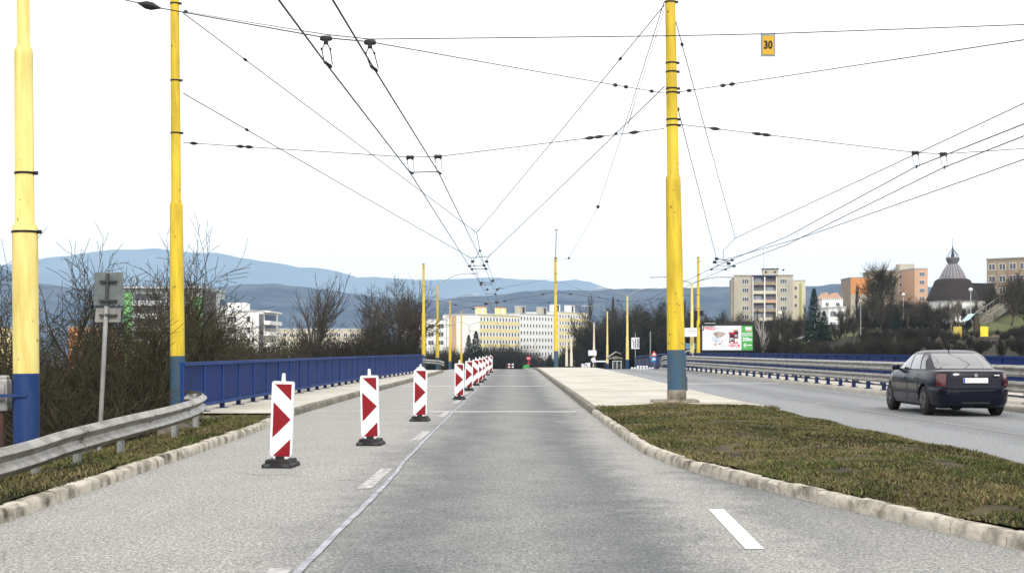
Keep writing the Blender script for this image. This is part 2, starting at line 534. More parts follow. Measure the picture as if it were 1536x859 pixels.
def kerb(name, path, side, y0, y1, m, h=.15, w=.15, block=.95, rough=.012):
    """row of separate weathered stones; side -1: body lies left of the road edge"""
    mb = MB()
    pts = []
    y = y0
    fine = []
    P = [(x, y) for x, y in path]
    # resample by arc length
    acc = []
    for (x0, yy0), (x1, yy1) in zip(P, P[1:]):
        L = math.hypot(x1 - x0, yy1 - yy0); k = max(1, int(L / .12))
        for j in range(k):
            t = j / k
            acc.append((x0 + (x1 - x0) * t, yy0 + (yy1 - yy0) * t))
    acc = [p for p in acc if y0 <= p[1] <= y1]
    # smooth
    for _ in range(40):
        acc = [acc[0]] + [((acc[i - 1][0] + acc[i][0] * 2 + acc[i + 1][0]) / 4, (acc[i - 1][1] + acc[i][1] * 2 + acc[i + 1][1]) / 4) for i in range(1, len(acc) - 1)] + [acc[-1]]
    run = 0; start = 0
    nb = max(2, int(block / .12))
    i = 0
    while i < len(acc) - 2:
        nb_i = nb + rng.randint(-1, 1)
        seg = acc[i:i + nb_i + 1]
        i += nb_i
        if len(seg) < 2: break
        dz = rng.uniform(-rough, rough); dxx = rng.uniform(-rough, rough)
        vs = []; fs = []
        n = len(seg)
        for k, (x, y) in enumerate(seg):
            a = seg[max(k - 1, 0)]; b = seg[min(k + 1, n - 1)]
            tx, ty = b[0] - a[0], b[1] - a[1]; l = math.hypot(tx, ty); tx /= l; ty /= l
            nx_, ny_ = (ty * -side, -tx * -side)
            nx_, ny_ = -nx_, -ny_
            if side < 0: nx_, ny_ = -ty, tx
            else: nx_, ny_ = ty, -tx
            e = .006 if k == 0 else (-.006 if k == n - 1 else 0)
            bx, by = x + tx * e, y + ty * e
            z = road_z(y)
            j = lambda s: rng.uniform(-s, s)
            cr = .028 + j(rough)
            prof = [(-.01, -.1), (0 + dxx, h * .5 + j(rough * .5)), (.006 + dxx, h - cr), (cr + dxx, h + dz + j(rough * .6)), (w * .6, h + dz + j(rough * .7)), (w, h + dz + j(rough * .5)), (w, -.1)]
            for (u, zz) in prof:
                u2 = u + (j(rough * .6) if 0 < u < w else 0)
                vs.append((bx + nx_ * u2, by + ny_ * u2, z + zz))
        q = 7
        for k in range(n - 1):
            for c in range(q - 1):
                fs.append((k * q + c, k * q + c + 1, (k + 1) * q + c + 1, (k + 1) * q + c))
        fs.append(tuple(range(q))); fs.append(tuple((n - 1) * q + c for c in range(q - 1, -1, -1)))
        mb.add(vs, fs)
    o = mb.build(name, m, None, True)
    return struct(o)


kerb('kerb_left', LK, -1, 3.2, 27.6, M['kerb'], .12, .13, 1.0, .009)
kerb('kerb_sidewalk', LK, -1, 27.6, 92, M['kerb_grey'], .15, .14, 1.0, .005)
kerb('kerb_island', RK, 1, 6.4, 31.6, M['kerb'], .115, .13, .95, .011)
kerb('kerb_island_far', RK, 1, 31.6, 120, M['kerb_grey'], .15, .14, 1.0, .005)
kerb('kerb_opposite', [(11.8, 5), (11.78, 112)], 1, 5, 112, M['concrete'], .14, .16, 1.0, .004)

# markings: thin sheets 4 mm up
mk = MB()
def dash(mb, x0, y0, x1, y1, wd, z=.005):
    d = Vector((x1 - x0, y1 - y0)); n = Vector((-d.y, d.x)).normalized() * wd / 2
    k = max(1, int(d.length / 1.0)); 
    for q in range(k):
        a = (x0 + d.x * q / k, y0 + d.y * q / k); b = (x0 + d.x * (q + 1) / k, y0 + d.y * (q + 1) / k)
        mb.add([(a[0] - n.x, a[1] - n.y, road_z(a[1]) + z), (a[0] + n.x, a[1] + n.y, road_z(a[1]) + z), (b[0] + n.x, b[1] + n.y, road_z(b[1]) + z), (b[0] - n.x, b[1] - n.y, road_z(b[1]) + z)], [(0, 1, 2, 3)])
dash(mk, 1.86, 12.75, 1.77, 10.2, .14)
dash(mk, 1.86, 4.0, 1.8, 1.4, .14)
struct(mk.build('lane_marking_white', M['white_paint']))
mk = MB()
for y0 in (6.8, 14.65, 22.5, 30.4, 38.2, 46, 54):
    dash(mk, -1.55, y0, -1.53, y0 + 2.5, .15)
struct(mk.build('lane_marking_worn', M['old_paint']))
mk = MB()
dash(mk, 8.95, 14, 8.5, 31.7, .05, .006); dash(mk, 8.5, 31.7, 8.2, 55, .06, .006)
struct(mk.build('lane_marking_opposite', M['old_paint']))

# crooked sealed joint along the lane edge, and cross joints
mk = MB(); prev = None
seed_x = 0
ys = fr(5, 75, .35)
for k, y in enumerate(ys):
    seed_x += rng.uniform(-.011, .011); seed_x *= .88
    base_x = [(-1.42, 5), (-1.37, 10), (-1.37, 17), (-1.42, 23), (-1.35, 35), (-1.3, 75)]
    x = interp(base_x, y) + seed_x
    wd = .016 + .010 * rng.random() + .012 * math.exp(-(y - 6) / 8)
    cur = (x - wd, x + wd, y)
    if prev:
        mk.add([(prev[0], prev[2], .0085), (prev[1], prev[2], .0085), (cur[1], cur[2], .0085), (cur[0], cur[2], .0085)], [(0, 1, 2, 3)])
    prev = cur
struct(mk.build('sealed_joint', M['seal']))
mk = MB()
for (xa, xb, yy, wd) in ((-4.78, -1.9, 33.4, .07), (-1.9, 1.5, 33.0, .26), (-4.4, 1.2, 56.5, .35), (-4.4, 1.3, 80, .3)):
    n = 14
    for q in range(n):
        a = xa + (xb - xa) * q / n; b = xa + (xb - xa) * (q + 1) / n
        ja, jb = .03 * math.sin(a * 3 + yy), .03 * math.sin(b * 3 + yy)
        mk.add([(a, yy - wd / 2 + ja, .006), (b, yy - wd / 2 + jb, .006), (b, yy + wd / 2 + jb, .006), (a, yy + wd / 2 + ja, .006)], [(0, 1, 2, 3)])
for (xa, xb, yy, wd) in ((6.4, 11.7, 60, .5),):
    mk.add([(xa, yy, .006), (xb, yy + 1, .006), (xb, yy + 1 + wd, .006), (xa, yy + wd, .006)], [(0, 1, 2, 3)])
struct(mk.build('cross_joint', M['white_paint']))

# joint grooves in the island slab and the broken slab at the sidewalk head
mk = MB()
mk.box(1.98, 5.95, 34.6, 34.66, .151, .154)
for y in (45, 57, 70, 84):
    mk.box(1.98, 6.0, y, y + .04, .151, .154)
struct(mk.build('slab_joint', M['conc_dirty']))
mk = MB()
for (x0, x1, y0, y1, z) in ((-6.9, -4.95, 27.9, 28.95, .10), (-6.5, -5.0, 26.9, 27.8, .07)):
    mk.box(x0, x1, y0, y1, -.3, z, .03)
struct(mk.build('broken_slab', M['conc_dirty']))


# turf on the island and on the left verge
def mound(x, y):
    a, b = interp(RK, y) + .16, interp(IR, y)
    t = (x - a) / max(.2, b - a)
    return .13 + .10 * max(0, math.sin(math.pi * min(1, max(0, t)))) ** .7 + .02 * math.sin(x * 3.1) * math.sin(y * 1.7) - .09 * ss(.86, 1, t)


def turf_sheet(name, pl, pr, y0, y1, zf):
    mb = MB(); prev = None
    for y in fr(y0, y1, .4):
        a, b = interp(pl, y), interp(pr, y)
        cur = [(a + (b - a) * k / 10, y, zf(a + (b - a) * k / 10, y)) for k in range(11)]
        if prev:
            for k in range(10):
                mb.add([prev[k], prev[k + 1], cur[k + 1], cur[k]], [(0, 1, 2, 3)])
        prev = cur
    return struct(mb.build(name, M['turf'], None, True))


turf_sheet('turf_island', off(RK, .15), IR, 6.6, 32.0, mound)


def verge(x, y):
    e = interp(LK, y) - .14
    d = e - x
    return .12 + .03 * math.sin(x * 4) * math.sin(y * 2.1) - .10 * ss(.3, 1.4, d) + (terr(x, y) if d > 1.2 else 0)


turf_sheet('turf_verge', [(-8.6, 0), (-8.6, 30)], off(LK, -.14), 3.2, 28.2, verge)


from mathutils import noise as _n
NZ = lambda p: _n.noise(Vector(p))


def blades(name, n, sampler, hrange, label, wmul=1.0, mix=(.45, .3, .25)):
    V = np.zeros((n * 3, 3), np.float32)
    mi = np.zeros(n, np.int32)
    for k in range(n):
        x, y, z, patch = sampler()
        h = rng.uniform(*hrange) * (0.55 + patch)
        a = rng.uniform(0, 6.283); wd = rng.uniform(.004, .009) * wmul * (1 + y / 30)
        le = rng.uniform(.3, 1.9) * h; la = rng.uniform(0, 6.283)
        c, s_ = math.cos(a) * wd, math.sin(a) * wd
        V[k * 3] = (x - c, y - s_, z - .01); V[k * 3 + 1] = (x + c, y + s_, z - .01)
        V[k * 3 + 2] = (x + math.cos(la) * le, y + math.sin(la) * le, z + h)
        r = rng.random()
        g = NZ((x * .9, y * .55, 1.3)) * 1.6 + NZ((x * 3.1, y * 2.3, 7.0)) * .9
        g2 = NZ((x * .7 + 5, y * .5, 4.3)) * 1.5 + NZ((x * 4.1, y * 3.3, 2.0)) * .6
        pr = max(.1, min(.8, .38 + .38 * g))
        mi[k] = 1 if r < pr else (0 if r < pr + (1 - pr) * max(.15, min(.95, .55 + .7 * g2)) else 2)
    me = np_mesh(name, V, np.arange(n * 3).reshape(-1, 3), [M['grass_g'], M['grass_y'], M['grass_d']], mi)
    o = link(name, me)
    setp(o, label, None, None, 'stuff')
    return o


def smp_island():
    while True:
        u = rng.random() ** 1.5
        y = 7.0 + u * 25.0
        a, b = interp(RK, y) + .13, interp(IR, y) + .03
        x = rng.uniform(a, b)
        if y < 9 and x > 5: continue
        if NZ((x * 1.6, y * 1.1, 9.0)) + .5 * NZ((x * 5, y * 3.6, 3.0)) > .22 + .25 * rng.random(): continue
        g = .5 + .9 * NZ((x * 1.3, y * .9, 5.0)) + .5 * NZ((x * 5, y * 4, 6.0))
        return x, y, mound(x, y), max(0, g)


o = blades('grass', 120000, smp_island, (.010, .034), 'mixed green and dry brown grass on the kerbed traffic island')
o['category'] = 'grass'


def smp_verge():
    y = 8 + rng.random() * 20.3
    e = interp(LK, y) - .12
    x = e - rng.random() ** 1.4 * 3.2
    g = .5 + .5 * math.sin(x * 2.7 + 1) * math.sin(y * 1.3)
    return x, y, verge(x, y), g


o = blades('grass', 42000, smp_verge, (.018, .055), 'rough winter grass under the steel guardrail on the left verge')
o['category'] = 'grass'


def smp_edge():
    if rng.random() < .6:
        y = rng.uniform(31.3, 32.3); x = rng.uniform(1.9, 6.0); return x, y, .13, .4
    y = rng.uniform(26.3, 29.2); x = rng.uniform(-6.6, -4.9); return x, y, .08, .2


o = blades('weeds', 5000, smp_edge, (.03, .1), 'weeds creeping over the joints of the concrete slabs')
o['category'] = 'weeds'

# ------------------------------------------------------------------ mountains
def fnoise(x, s, seed):
    v = 0
    for k in range(5):
        v += math.sin(x * s * 2.1 ** k + seed * (k + 1.7)) * .55 ** k
    return v


def ridge(name, prof, Y, depth, m, rough, seed):
    xs = np.arange(-60, 1620, 4.0)
    px = [p[0] for p in prof]; py = [p[1] for p in prof]
    rows = 14
    V = []
    for r in range(rows):
        t = r / (rows - 1)
        yy = Y - depth * .75 + depth * 1.2 * t
        hf = math.sin(min(1, t / .625) * math.pi / 2) if t < .625 else math.cos((t - .625) / .375 * math.pi / 2)
        for x in xs:
            top = float(np.interp(x, px, py))
            X = (x - 768) / F * Y
            zt = CH + (525 - top) / F * Y + rough * fnoise(X, .013, seed)
            z = -25 + (zt + 25) * max(0, hf) + rough * 2.5 * fnoise(X + yy * .7, .006, seed + r) * (1 - abs(2 * t - 1)) * (0 if abs(t - .625) < .05 else 1)
            V.append((X, yy, z))
    nx = len(xs)
    T = [(j * nx + i, j * nx + i + 1, (j + 1) * nx + i + 1, (j + 1) * nx + i) for j in range(rows - 1) for i in range(nx - 1)]
    me = np_mesh(name, V, T, [m], None, 4)
    me.polygons.foreach_set('use_smooth', [True] * len(me.polygons))
    return struct(link(name, me))


far = [(-60, 415), (0, 402), (60, 395), (110, 385), (160, 378), (200, 375), (235, 373), (260, 377), (290, 380), (325, 378.5), (345, 382), (370, 389), (430, 397), (459, 404),
       (492, 404), (515, 409), (541, 416), (570, 417), (600, 418), (650, 421), (700, 418), (725, 415.5), (752, 416.5), (780, 420), (815, 421), (835, 424), (860, 422), (880, 424.5), (900, 431),
       (930, 440), (980, 452), (1100, 460), (1620, 470)]
near = [(-60, 398), (0, 402), (20, 410), (60, 425), (120, 432), (338, 433), (388, 431), (426, 431), (480, 437), (560, 446), (640, 449), (711, 446), (733, 447.5), (755, 443.5), (777, 441), (795, 439.7), (810, 437.5),
        (832, 436), (854, 435.5), (899, 436.5), (940, 432.5), (964, 432.5), (1000, 431), (1052, 430), (1080, 430.5), (1099, 431.5), (1210, 432), (1230, 430), (1250, 431), (1272, 428), (1300, 430), (1400, 436), (1620, 450)]
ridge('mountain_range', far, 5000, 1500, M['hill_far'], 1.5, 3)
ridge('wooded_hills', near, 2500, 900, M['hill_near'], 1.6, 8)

# thin winter haze between the town and the mountains
hb = MB(); hb.box(-5600, 5600, -150, 5900, -27, 400)
hm = bpy.data.materials.new('winter_haze'); hm.use_nodes = True
hn = hm.node_tree.nodes; hn.clear()
pv = hn.new('ShaderNodeVolumePrincipled'); ho = hn.new('ShaderNodeOutputMaterial')
pv.inputs['Color'].default_value = (0.50, 0.75, 1.0, 1)
pv.inputs['Density'].default_value = 0.00013
pv.inputs['Anisotropy'].default_value = 0.5
hm.node_tree.links.new(pv.outputs[0], ho.inputs['Volume'])
try: hm.cycles.homogeneous_volume = True
except Exception: pass
o = hb.build('haze', hm); setp(o, 'pale blue winter haze over the town and hills', 'haze', None, 'stuff')

# ------------------------------------------------------------------ poles
def clamp_ring(parent, z, r, thick=.009, name='clamp'):
    mb = MB(); mb.lathe([(z - .018, r + .002), (z - .018, r + .002 + thick), (z + .018, r + .002 + thick), (z + .018, r + .002)], n=20)
    mb.box(r, r + .07, -.02, .02, z - .03, z + .03)
    return mb.build(name, M['wire'], parent, True)


def cat_pole(x, y, zb, prof, blue_h, label, ym, bm_, clamps, lean=0.0, cap=True, plinth=False, rz=0.0):
    """prof: list of (z, r); below blue_h painted blue"""
    t = empty('catenary_pole', (x, y, zb), rz, label, 'pole', 'yellow and blue catenary poles')
    t.rotation_euler = (0, -lean, rz)
    def rad(z):
        for (z0, r0), (z1, r1) in zip(prof, prof[1:]):
            if z0 <= z <= z1: return r0 + (r1 - r0) * (z - z0) / max(1e-6, z1 - z0)
        return prof[-1][1]
    up = [(blue_h, rad(blue_h))] + [(z, r) for z, r in prof if z > blue_h]
    MB().lathe(up, n=28).build('shaft', ym, t, True)
    lo = [(-.4, prof[0][1])] + [(z, r) for z, r in prof if 0 < z < blue_h] + [(blue_h, rad(blue_h))]
    lo = [(z, r + .003) for z, r in lo]
    MB().lathe(lo, n=28).build('painted_base', bm_, t, True)
    for z in clamps:
        clamp_ring(t, z, rad(z))
    if cap:
        z, r = prof[-1]
        MB().lathe([(z - .02, r + .02), (z + .04, r + .02), (z + .07, .02)], n=16).build('cap', M['dark_metal'], t, True)
    if plinth:
        mb = MB(); mb.box(-.62, .52, -.42, .5, -.3, .055, .035)
        mb.build('plinth', M['conc_dirty'], t)
        MB().lathe([(.02, .245), (.30, .236), (.31, .225)], n=28).build('base_collar', M['conc_dirty'], t, True)
        mb = MB(); mb.box(.215, .27, -.05, .05, .28, .62, .01); mb.box(.2, .24, -.07, .07, .6, 1.2)
        mb.build('inspection_cover', M['blue_base'], t)
    return t


prof_main = [(0, .235), (.3, .228), (1.3, .222), (5.5, .19), (5.6, .186), (5.68, .150), (7.5, .142), (10.4, .125)]
PRX, PRY = 4.12, 35.0
pole_R = cat_pole(PRX, PRY, .16, prof_main, 1.30, 'tall yellow pole with blue foot on a concrete plinth at the island grass', M['yellow'], M['blue_base'],
                  [6.9, 7.05, 7.72, 7.82, 8.24, 8.46, 9.98], lean=.0165, plinth=True)
prof_L = [(0, .20), (1.3, .192), (5.55, .170), (5.6, .160), (5.68, .132), (7.5, .128), (11.2, .112)]
PLX, PLY = -8.78, 36.8
pole_L = cat_pole(PLX, PLY, -.3, prof_L, 1.6, 'tall yellow pole with blue foot at the near end of the blue parapet', M['yellow'], M['blue_base'],
                  [7.45, 8.83, 10.85], lean=.008)
prof_A = [(0, .218), (1.5, .212), (3.66, .212), (3.76, .205), (3.84, .158), (6.66, .155), (6.74, .150), (6.82, .108), (9.9, .1)]
pole_A = cat_pole(-8.18, 23.6, -.24, prof_A, 1.30, 'stout pale yellow pole with dark blue foot and grey switch box at the left edge', M['yellow_pale'], M['blue_dark'],
                  [3.68, 4.67], lean=.008)
# grey motor box strapped to the left pole
mb = MB(); mb.box(-.62, -.28, -.10, .14, .66, 1.22, .05); mb.box(-.58, -.32, -.13, -.09, .84, 1.12, .02); mb.box(-.60, -.30, -.08, .10, 1.18, 1.27, .03)
sw = mb.build('switch_box', M['galv_dull'], pole_A, True)
mb = MB(); mb.box(-.55, .08, -.245, -.215, .91, .96); mb.box(-.55, -.5, -.245, -.1, .90, .97); mb.build('bracket', M['blue_dark'], pole_A)
mb = MB(); mb.tube([(-.42, 0, -.3), (-.42, 0, .66)], .055, 10); mb.build('conduit', mat('rusty_pipe', (.10, .045, .03), .8, (.04, .03, .03), 6), pole_A, True)

P2 = [(0, .20), (1.3, .19), (5.6, .172), (5.68, .135), (10.3, .115)]
pf = at(833, 550, 131)
pole_FR = cat_pole(4.12, 131, road_z(131) + .1, P2, 1.6, 'distant yellow pole on the island tapering into a thin mast with a crosspiece', M['yellow'], M['blue_base'],
                   [8.0, 8.8, 10.0, 10.2, 6.9], lean=.006)
mb = MB(); mb.tube([(0, 0, 10.3), (.06, 0, 11.6), (.1, 0, 12.9)], .035, 6); mb.box(-.05, .28, -.04, .04, 12.88, 12.95)
mb.build('mast', M['dark_metal'], pole_FR)
pole_FL = cat_pole(-8.5, 134.6, -.6, P2, 1.55, 'distant yellow pole at the far end of the blue parapet on the left', M['yellow'], M['blue_base'],
                   [9.9, 8.2, 6.6], lean=0)
pole_BR = cat_pole(17.9, 134.6, .05, P2, 1.0, 'distant yellow pole beside the billboard behind the parapet', M['yellow'], M['blue_base'], [9.9, 8.6, 6.7, 5.4], lean=0)
mb = MB()
mb.tube([Vector((.30 + .22 * math.cos(a), -.2, 3.6 + .35 * math.sin(a))) for a in [k * math.pi / 8 for k in range(-3, 9)]], .05, 6)
mb.box(-.4, -.1, -.25, .1, 4.3, 5.2, .03); mb.box(.12, .5, -.2, .1, 4.7, 5.2, .03); mb.tube([(-.25, -.1, 1.5), (-.25, -.1, 4.5)], .06, 6)
mb.build('switch_gear', M['black'], pole_BR)


def lamp_post(x, y, zb, H, arms, label, col='yellow_pale', blue=1.3, r=.17, armL=2.6, rise=.7, base='blue_dark', globe=False):
    t = empty('street_lamp', (x, y, zb), 0, label, 'street lamp', 'street lamps along the roads')
    MB().lathe([(blue, r), (H * .45, r * .82), (H * .46, r * .7), (H, r * .5)], n=12).build('pole', M[col], t, True)
    if blue > 0:
        MB().lathe([(-1.5, r + .01), (blue, r + .005)], n=12).build('painted_base', M[base], t, True)
    for s_ in arms:
        L = armL * abs(s_); sg = 1 if s_ > 0 else -1
        mb = MB(); pts = [(sg * L * u, 0, H + rise * math.sin(min(1, u * 1.15) * math.pi / 2)) for u in (0, .06, .15, .3, .5, .75, 1)]
        pts[0] = (0, 0, H - .1)
        mb.tube(pts, .045, 6); mb.build('arm', M['galv_dull'], t, True)
        e = pts[-1]
        mb = MB(); mb.box(min(e[0], e[0] + sg * .85), max(e[0], e[0] + sg * .85), -.15, .15, e[2] - .08, e[2] + .10, .05)
        mb.build('lamp_head', M['lamp'], t, True)
    return t


L_ = [(656, 158, 536, 428, [1], 'nearest curved-arm street lamp, behind the far end of the parapet', 3.7, 1.35),
      (675, 201, 541.5, 451, [1], 'straight yellow street lamp just right of the nearest curved-arm lamp', 3.3, .9),
      (692, 245, 545, 467, [1], 'third street lamp from the left behind the row of beacons', 3.0, .6)]
for px, Y, yb, yt, arms, lab, al, rise in L_:
    s_ = F / Y; zb = CH + (525 - yb) / s_ - 1.3; H = CH + (525 - yt) / s_ - zb
    lamp_post((px - 768) / s_, Y, zb, H, arms, lab, 'yellow', 1.3, .20, al, rise, 'blue_base')
R_ = [(941, 181, 539, 444, [-1, 1], 'double-armed yellow street lamp beside the lane arrow board', 3.1, 1.0),
      (911, 229, 545, 467, [-1], 'single-armed street lamp left of the double-armed one by the arrow board', 3.4, .9),
      (1038, 131, 534, 425, [-1, 1], 'double-armed street lamp directly left of the yellow pole at the billboard', 3.1, .6)]
for px, Y, yb, yt, arms, lab, al, rise in R_:
    s_ = F / Y; zb = CH + (525 - yb) / s_ - 1.3; H = CH + (525 - yt) / s_ - zb
    lamp_post((px - 768) / s_, Y, zb, H, arms, lab, 'yellow_pale', 1.3, .21, al, rise)
for px, Y, yb, yt, arms, lab in [
        (704, 330, 552, 488, [-1, 1], 'thin double-armed lamp in front of the dark spruce'),
        (720, 390, 556, 500, [-1], 'slim pale lamp post at the left corner of the yellow striped block'),
        (745, 360, 553, 520, [], 'short pale post behind the last beacon'),
        (769.5, 420, 556, 518, [], 'slim pale post in the middle of the far road'),
        (803, 430, 552, 512, [], 'slim pale post beside the red round sign'),
        (850, 226, 549, 507, [], 'left one of two slim posts right of the far island pole'),
        (857, 222, 549, 505, [], 'right one of two slim posts right of the far island pole'),
        (891, 232, 550, 484, [-1], 'pale lamp post holding a blank white board')]:
    s_ = F / Y; zb = CH + (525 - yb) / s_; H = CH + (525 - yt) / s_ - zb
    lamp_post((px - 768) / s_, Y, zb, H, arms, lab, 'cream', 0, .24, 2.8, .8)
# park lamps with a globe on the right-hand slope
for px, Y, yb, yt, lab in [(1222, 230, 506, 466, 'globe lamp on a grey post beside the dark spruce'),
                           (1170, 240, 520, 472, 'globe lamp among the bare trees below the beige apartment block'),
                           (1355, 270, 482, 444, 'globe lamp on the slope between the salmon block and the round church'),
                           (1456, 230, 474, 437, 'globe lamp in front of the right side of the round church')]:
    s_ = F / Y; zb = CH + (525 - yb) / s_; H = CH + (525 - yt) / s_ - zb
    t = empty('park_lamp', ((px - 768) / s_, Y, zb - 1), 0, lab, 'park lamp', 'globe lamps in the park')
    MB().tube([(0, 0, 0), (0, 0, H + 1)], .07, 8).build('pole', M['lamp'], t, True)
    mb = MB(); mb.lathe([(H + 1 - .05, .1), (H + 1.1, .26), (H + 1.3, .34), (H + 1.5, .26), (H + 1.62, .05)], n=12); mb.build('globe', M['globe'], t, True)
for px, Y, yt, lab in [(1291, 200, 455, 'plain grey post standing left of the big round tree'), (1145, 150, 470, 'thin grey post behind the billboard'),
                       (975.5, 170, 497, 'thin brown post right of the lane arrow board')]:
    s_ = F / Y
    mb = MB(); mb.tube([(0, 0, 0), (0, 0, CH + (525 - yt) / s_ + 3)], .07, 6)
    o = mb.build('post', M['galv_dull'], None, True); o.location = ((px - 768) / s_, Y, -3)
    setp(o, lab, 'post')

# ------------------------------------------------------------------ overhead wires
def wire(pts, r, label, sag=0.0, insul=(), name='wire', group='overhead trolleybus wires'):
    """pts 3-d points; each span gets a sag; insul: (span, t) positions"""
    full = []; spans = []
    for a, b in zip(pts, pts[1:]):
        a, b = Vector(a), Vector(b); n = 10
        sp = []
        for k in range(n + 1):
            t = k / n; p = a.lerp(b, t); p.z -= sag * 4 * t * (1 - t) * (b - a).length / 30
            sp.append(p)
        spans.append(sp); full += sp[:-1]
    full.append(spans[-1][-1])
    mb = MB(); mb.tube(full, r, 6)
    w_ = mb.build(name, M['wire'])
    setp(w_, label, 'wire', group)
    for (si, t, *o_) in insul:
        sp = spans[si]; k = min(9, int(t * 10)); p = sp[k].lerp(sp[k + 1], t * 10 - k); d = (sp[k + 1] - sp[k]).normalized()
        s_ = o_[0] if o_ else 1.0
        mb = MB(); s_ *= .8; q = .13 * s_
        mb.tube([p - d * q * 1.5, p - d * q, p - d * q * .4, p + d * q * .4, p + d * q, p + d * q * 1.5], [.012, .03 * s_, .055 * s_, .055 * s_, .03 * s_, .012], 8)
        mb.build('insulator', M['insul'], w_, True)
    return w_


def PLp(py, dy=0): return Vector((PLX + .14, PLY + dy, CH + (525 - py) / F * PLY))
def PRp(py, s=-1): return Vector((PRX - .17 + s * .14, PRY, CH + (525 - py) / F * PRY))


H1L, H1R = at(489, 57, 21), at(555, 63, 21)
H2L, H2R = at(615, 236, 33.4), at(657, 235, 33.4)
cw = lambda pts: [Vector(p) for p in pts]
# contact wires, left carriageway
cL = [at(490, 97, 21), at(615, 259, 33.4), at(704, 399, 66), at(707.7, 403.5, 70), at(721, 427, 87), at(728.7, 440.5, 99)]
cR = [at(561, 103, 21), at(658, 259, 33.4), at(726, 398, 66), at(728.7, 403, 70), at(737.8, 427, 87), at(743.5, 440.5, 99)]
def back(a, b, y):
    return a + (a - b) * ((a.y - y) / (b.y - a.y))
far1 = [Vector((-1.75, 131, 5.0)), Vector((-1.7, 180, 4.6)), Vector((-1.6, 240, 3.8))]
far2 = [Vector((-1.05, 131, 5.0)), Vector((-1.0, 180, 4.6)), Vector((-.9, 240, 3.8))]
wire([back(at(418, 0, 16.4), at(490, 97, 21), 3), at(490, 97, 21)] + cL[1:] + far1, .013, 'left contact wire of the pair over the near carriageway')
wire([back(at(499, 0, 16.4), at(561, 103, 21), 3), at(561, 103, 21)] + cR[1:] + far2, .013, 'right contact wire of the pair over the near carriageway')
# contact wires, opposite carriageway
wire([Vector((10.2, 4, 6.2)), at(1536, 186, 28.2), at(1374, 250, 35.8), at(1180, 355, 52), at(1074, 399, 70), at(1064, 404, 76), Vector((10.6, 131, 5.1)), Vector((11, 200, 4.2))], .013,
     'upper contact wire of the pair over the opposite carriageway')
wire([Vector((11.0, 4, 6.2)), at(1536, 204, 30), at(1414, 252, 35.8), at(1180, 367, 55), at(1096, 399, 70), at(1086, 404, 76), Vector((11.3, 131, 5.1)), Vector((11.7, 200, 4.2))], .013,
     'lower contact wire of the pair over the opposite carriageway')
# cross-span wires
A_top = Vector((-8.15, 23.6, CH + 559 / 2100 * 23.6))
wire([A_top, at(238, 12, 22.6), H1L, H1R, Vector(PRp(140))], .009, 'long cross wire from the left edge past the first hangers to the island pole', .02,
     [(0, .93, 1.5), (3, .75), (3, .80), (3, .93)])
wire([PLp(17), H1L + Vector((0, 0, .05)), H1R + Vector((0, 0, .04)), at(1005, 54, 21), at(1152, 51, 21), at(1700, 31, 21)], .008,
     'cross wire that carries the small yellow number plate', .01, [(0, .03, 1.2)])
V1 = at(715, 349, 66)
wire([PLp(20), V1], .0135, 'upper slanting bridle wire from the near left pole to the first wire fork', .01, [(0, .13), (0, .985, .7)])
wire([V1, PRp(8)], .0135, 'upper slanting bridle wire from the first wire fork up to the island pole', .01, [(0, .86), (0, .02, .7)])
N1, N2 = at(706, 386.5, 70), at(733, 384.5, 70)
wire([PLp(140), N1, N2, PRp(130)], .0135, 'lower slanting bridle wire from the left pole past the second fork to the island pole', .01, [(0, .13), (2, .84), (0, .985, .7), (2, .015, .7)])
wire([PLp(214), H2L, H2R, PRp(193)], .009, 'cross wire carrying the second pair of hangers', .006, [(0, .05), (0, .27), (0, .31), (2, .66), (2, .70), (2, .86)])
E1 = at(897, 310, 75); E2 = at(853, 387.5, 112)
wire([PRp(2), E1, E2, Vector((4.2, 131, 9.9))], .011, 'sagging feeder cable running down the island to the far island pole', .05, [(1, .0, 2.2), (1, .99, 2.2)], 'feeder_cable')
wire([PRp(14), at(940, 195, 50), at(955, 140, 43)], .007, 'thin loose wire beside the feeder cable near the island pole', .01)
V2 = at(1103, 357, 66)
wire([PRp(32, 1), V2], .0135, 'upper bridle wire from the island pole down to the right-hand fork', .01, [(0, .06)])
wire([V2, at(1536, 155, 36), at(1700, 80, 28)], .0135, 'bridle wire from the right-hand fork up to the right edge', .01)
N3, N4 = at(1075, 388, 70), at(1085, 390, 70)
wire([PRp(150, 1), N3], .0135, 'lower bridle wire from the island pole to the right-hand wire fork', .01, [(0, .03)])
wire([N4, at(1210, 354, 55), at(1536, 239, 36), at(1700, 190, 30)], .013, 'lowest bridle wire leaving the frame on the right', .01)
wire([PRp(186, 1), at(1374, 229, 35.8), at(1415, 231, 35.8), at(1536, 223, 36), at(1800, 205, 36)], .009, 'cross wire carrying the right-hand pair of hangers', .006, [(0, .16), (0, .335), (0, .37)])
wire([PRp(139, 1), at(1536, 60, 22), at(1800, 0, 20)], .009, 'cross wire rising from the island pole to the upper right corner', .006, [(0, .06), (0, .20), (0, .235)])
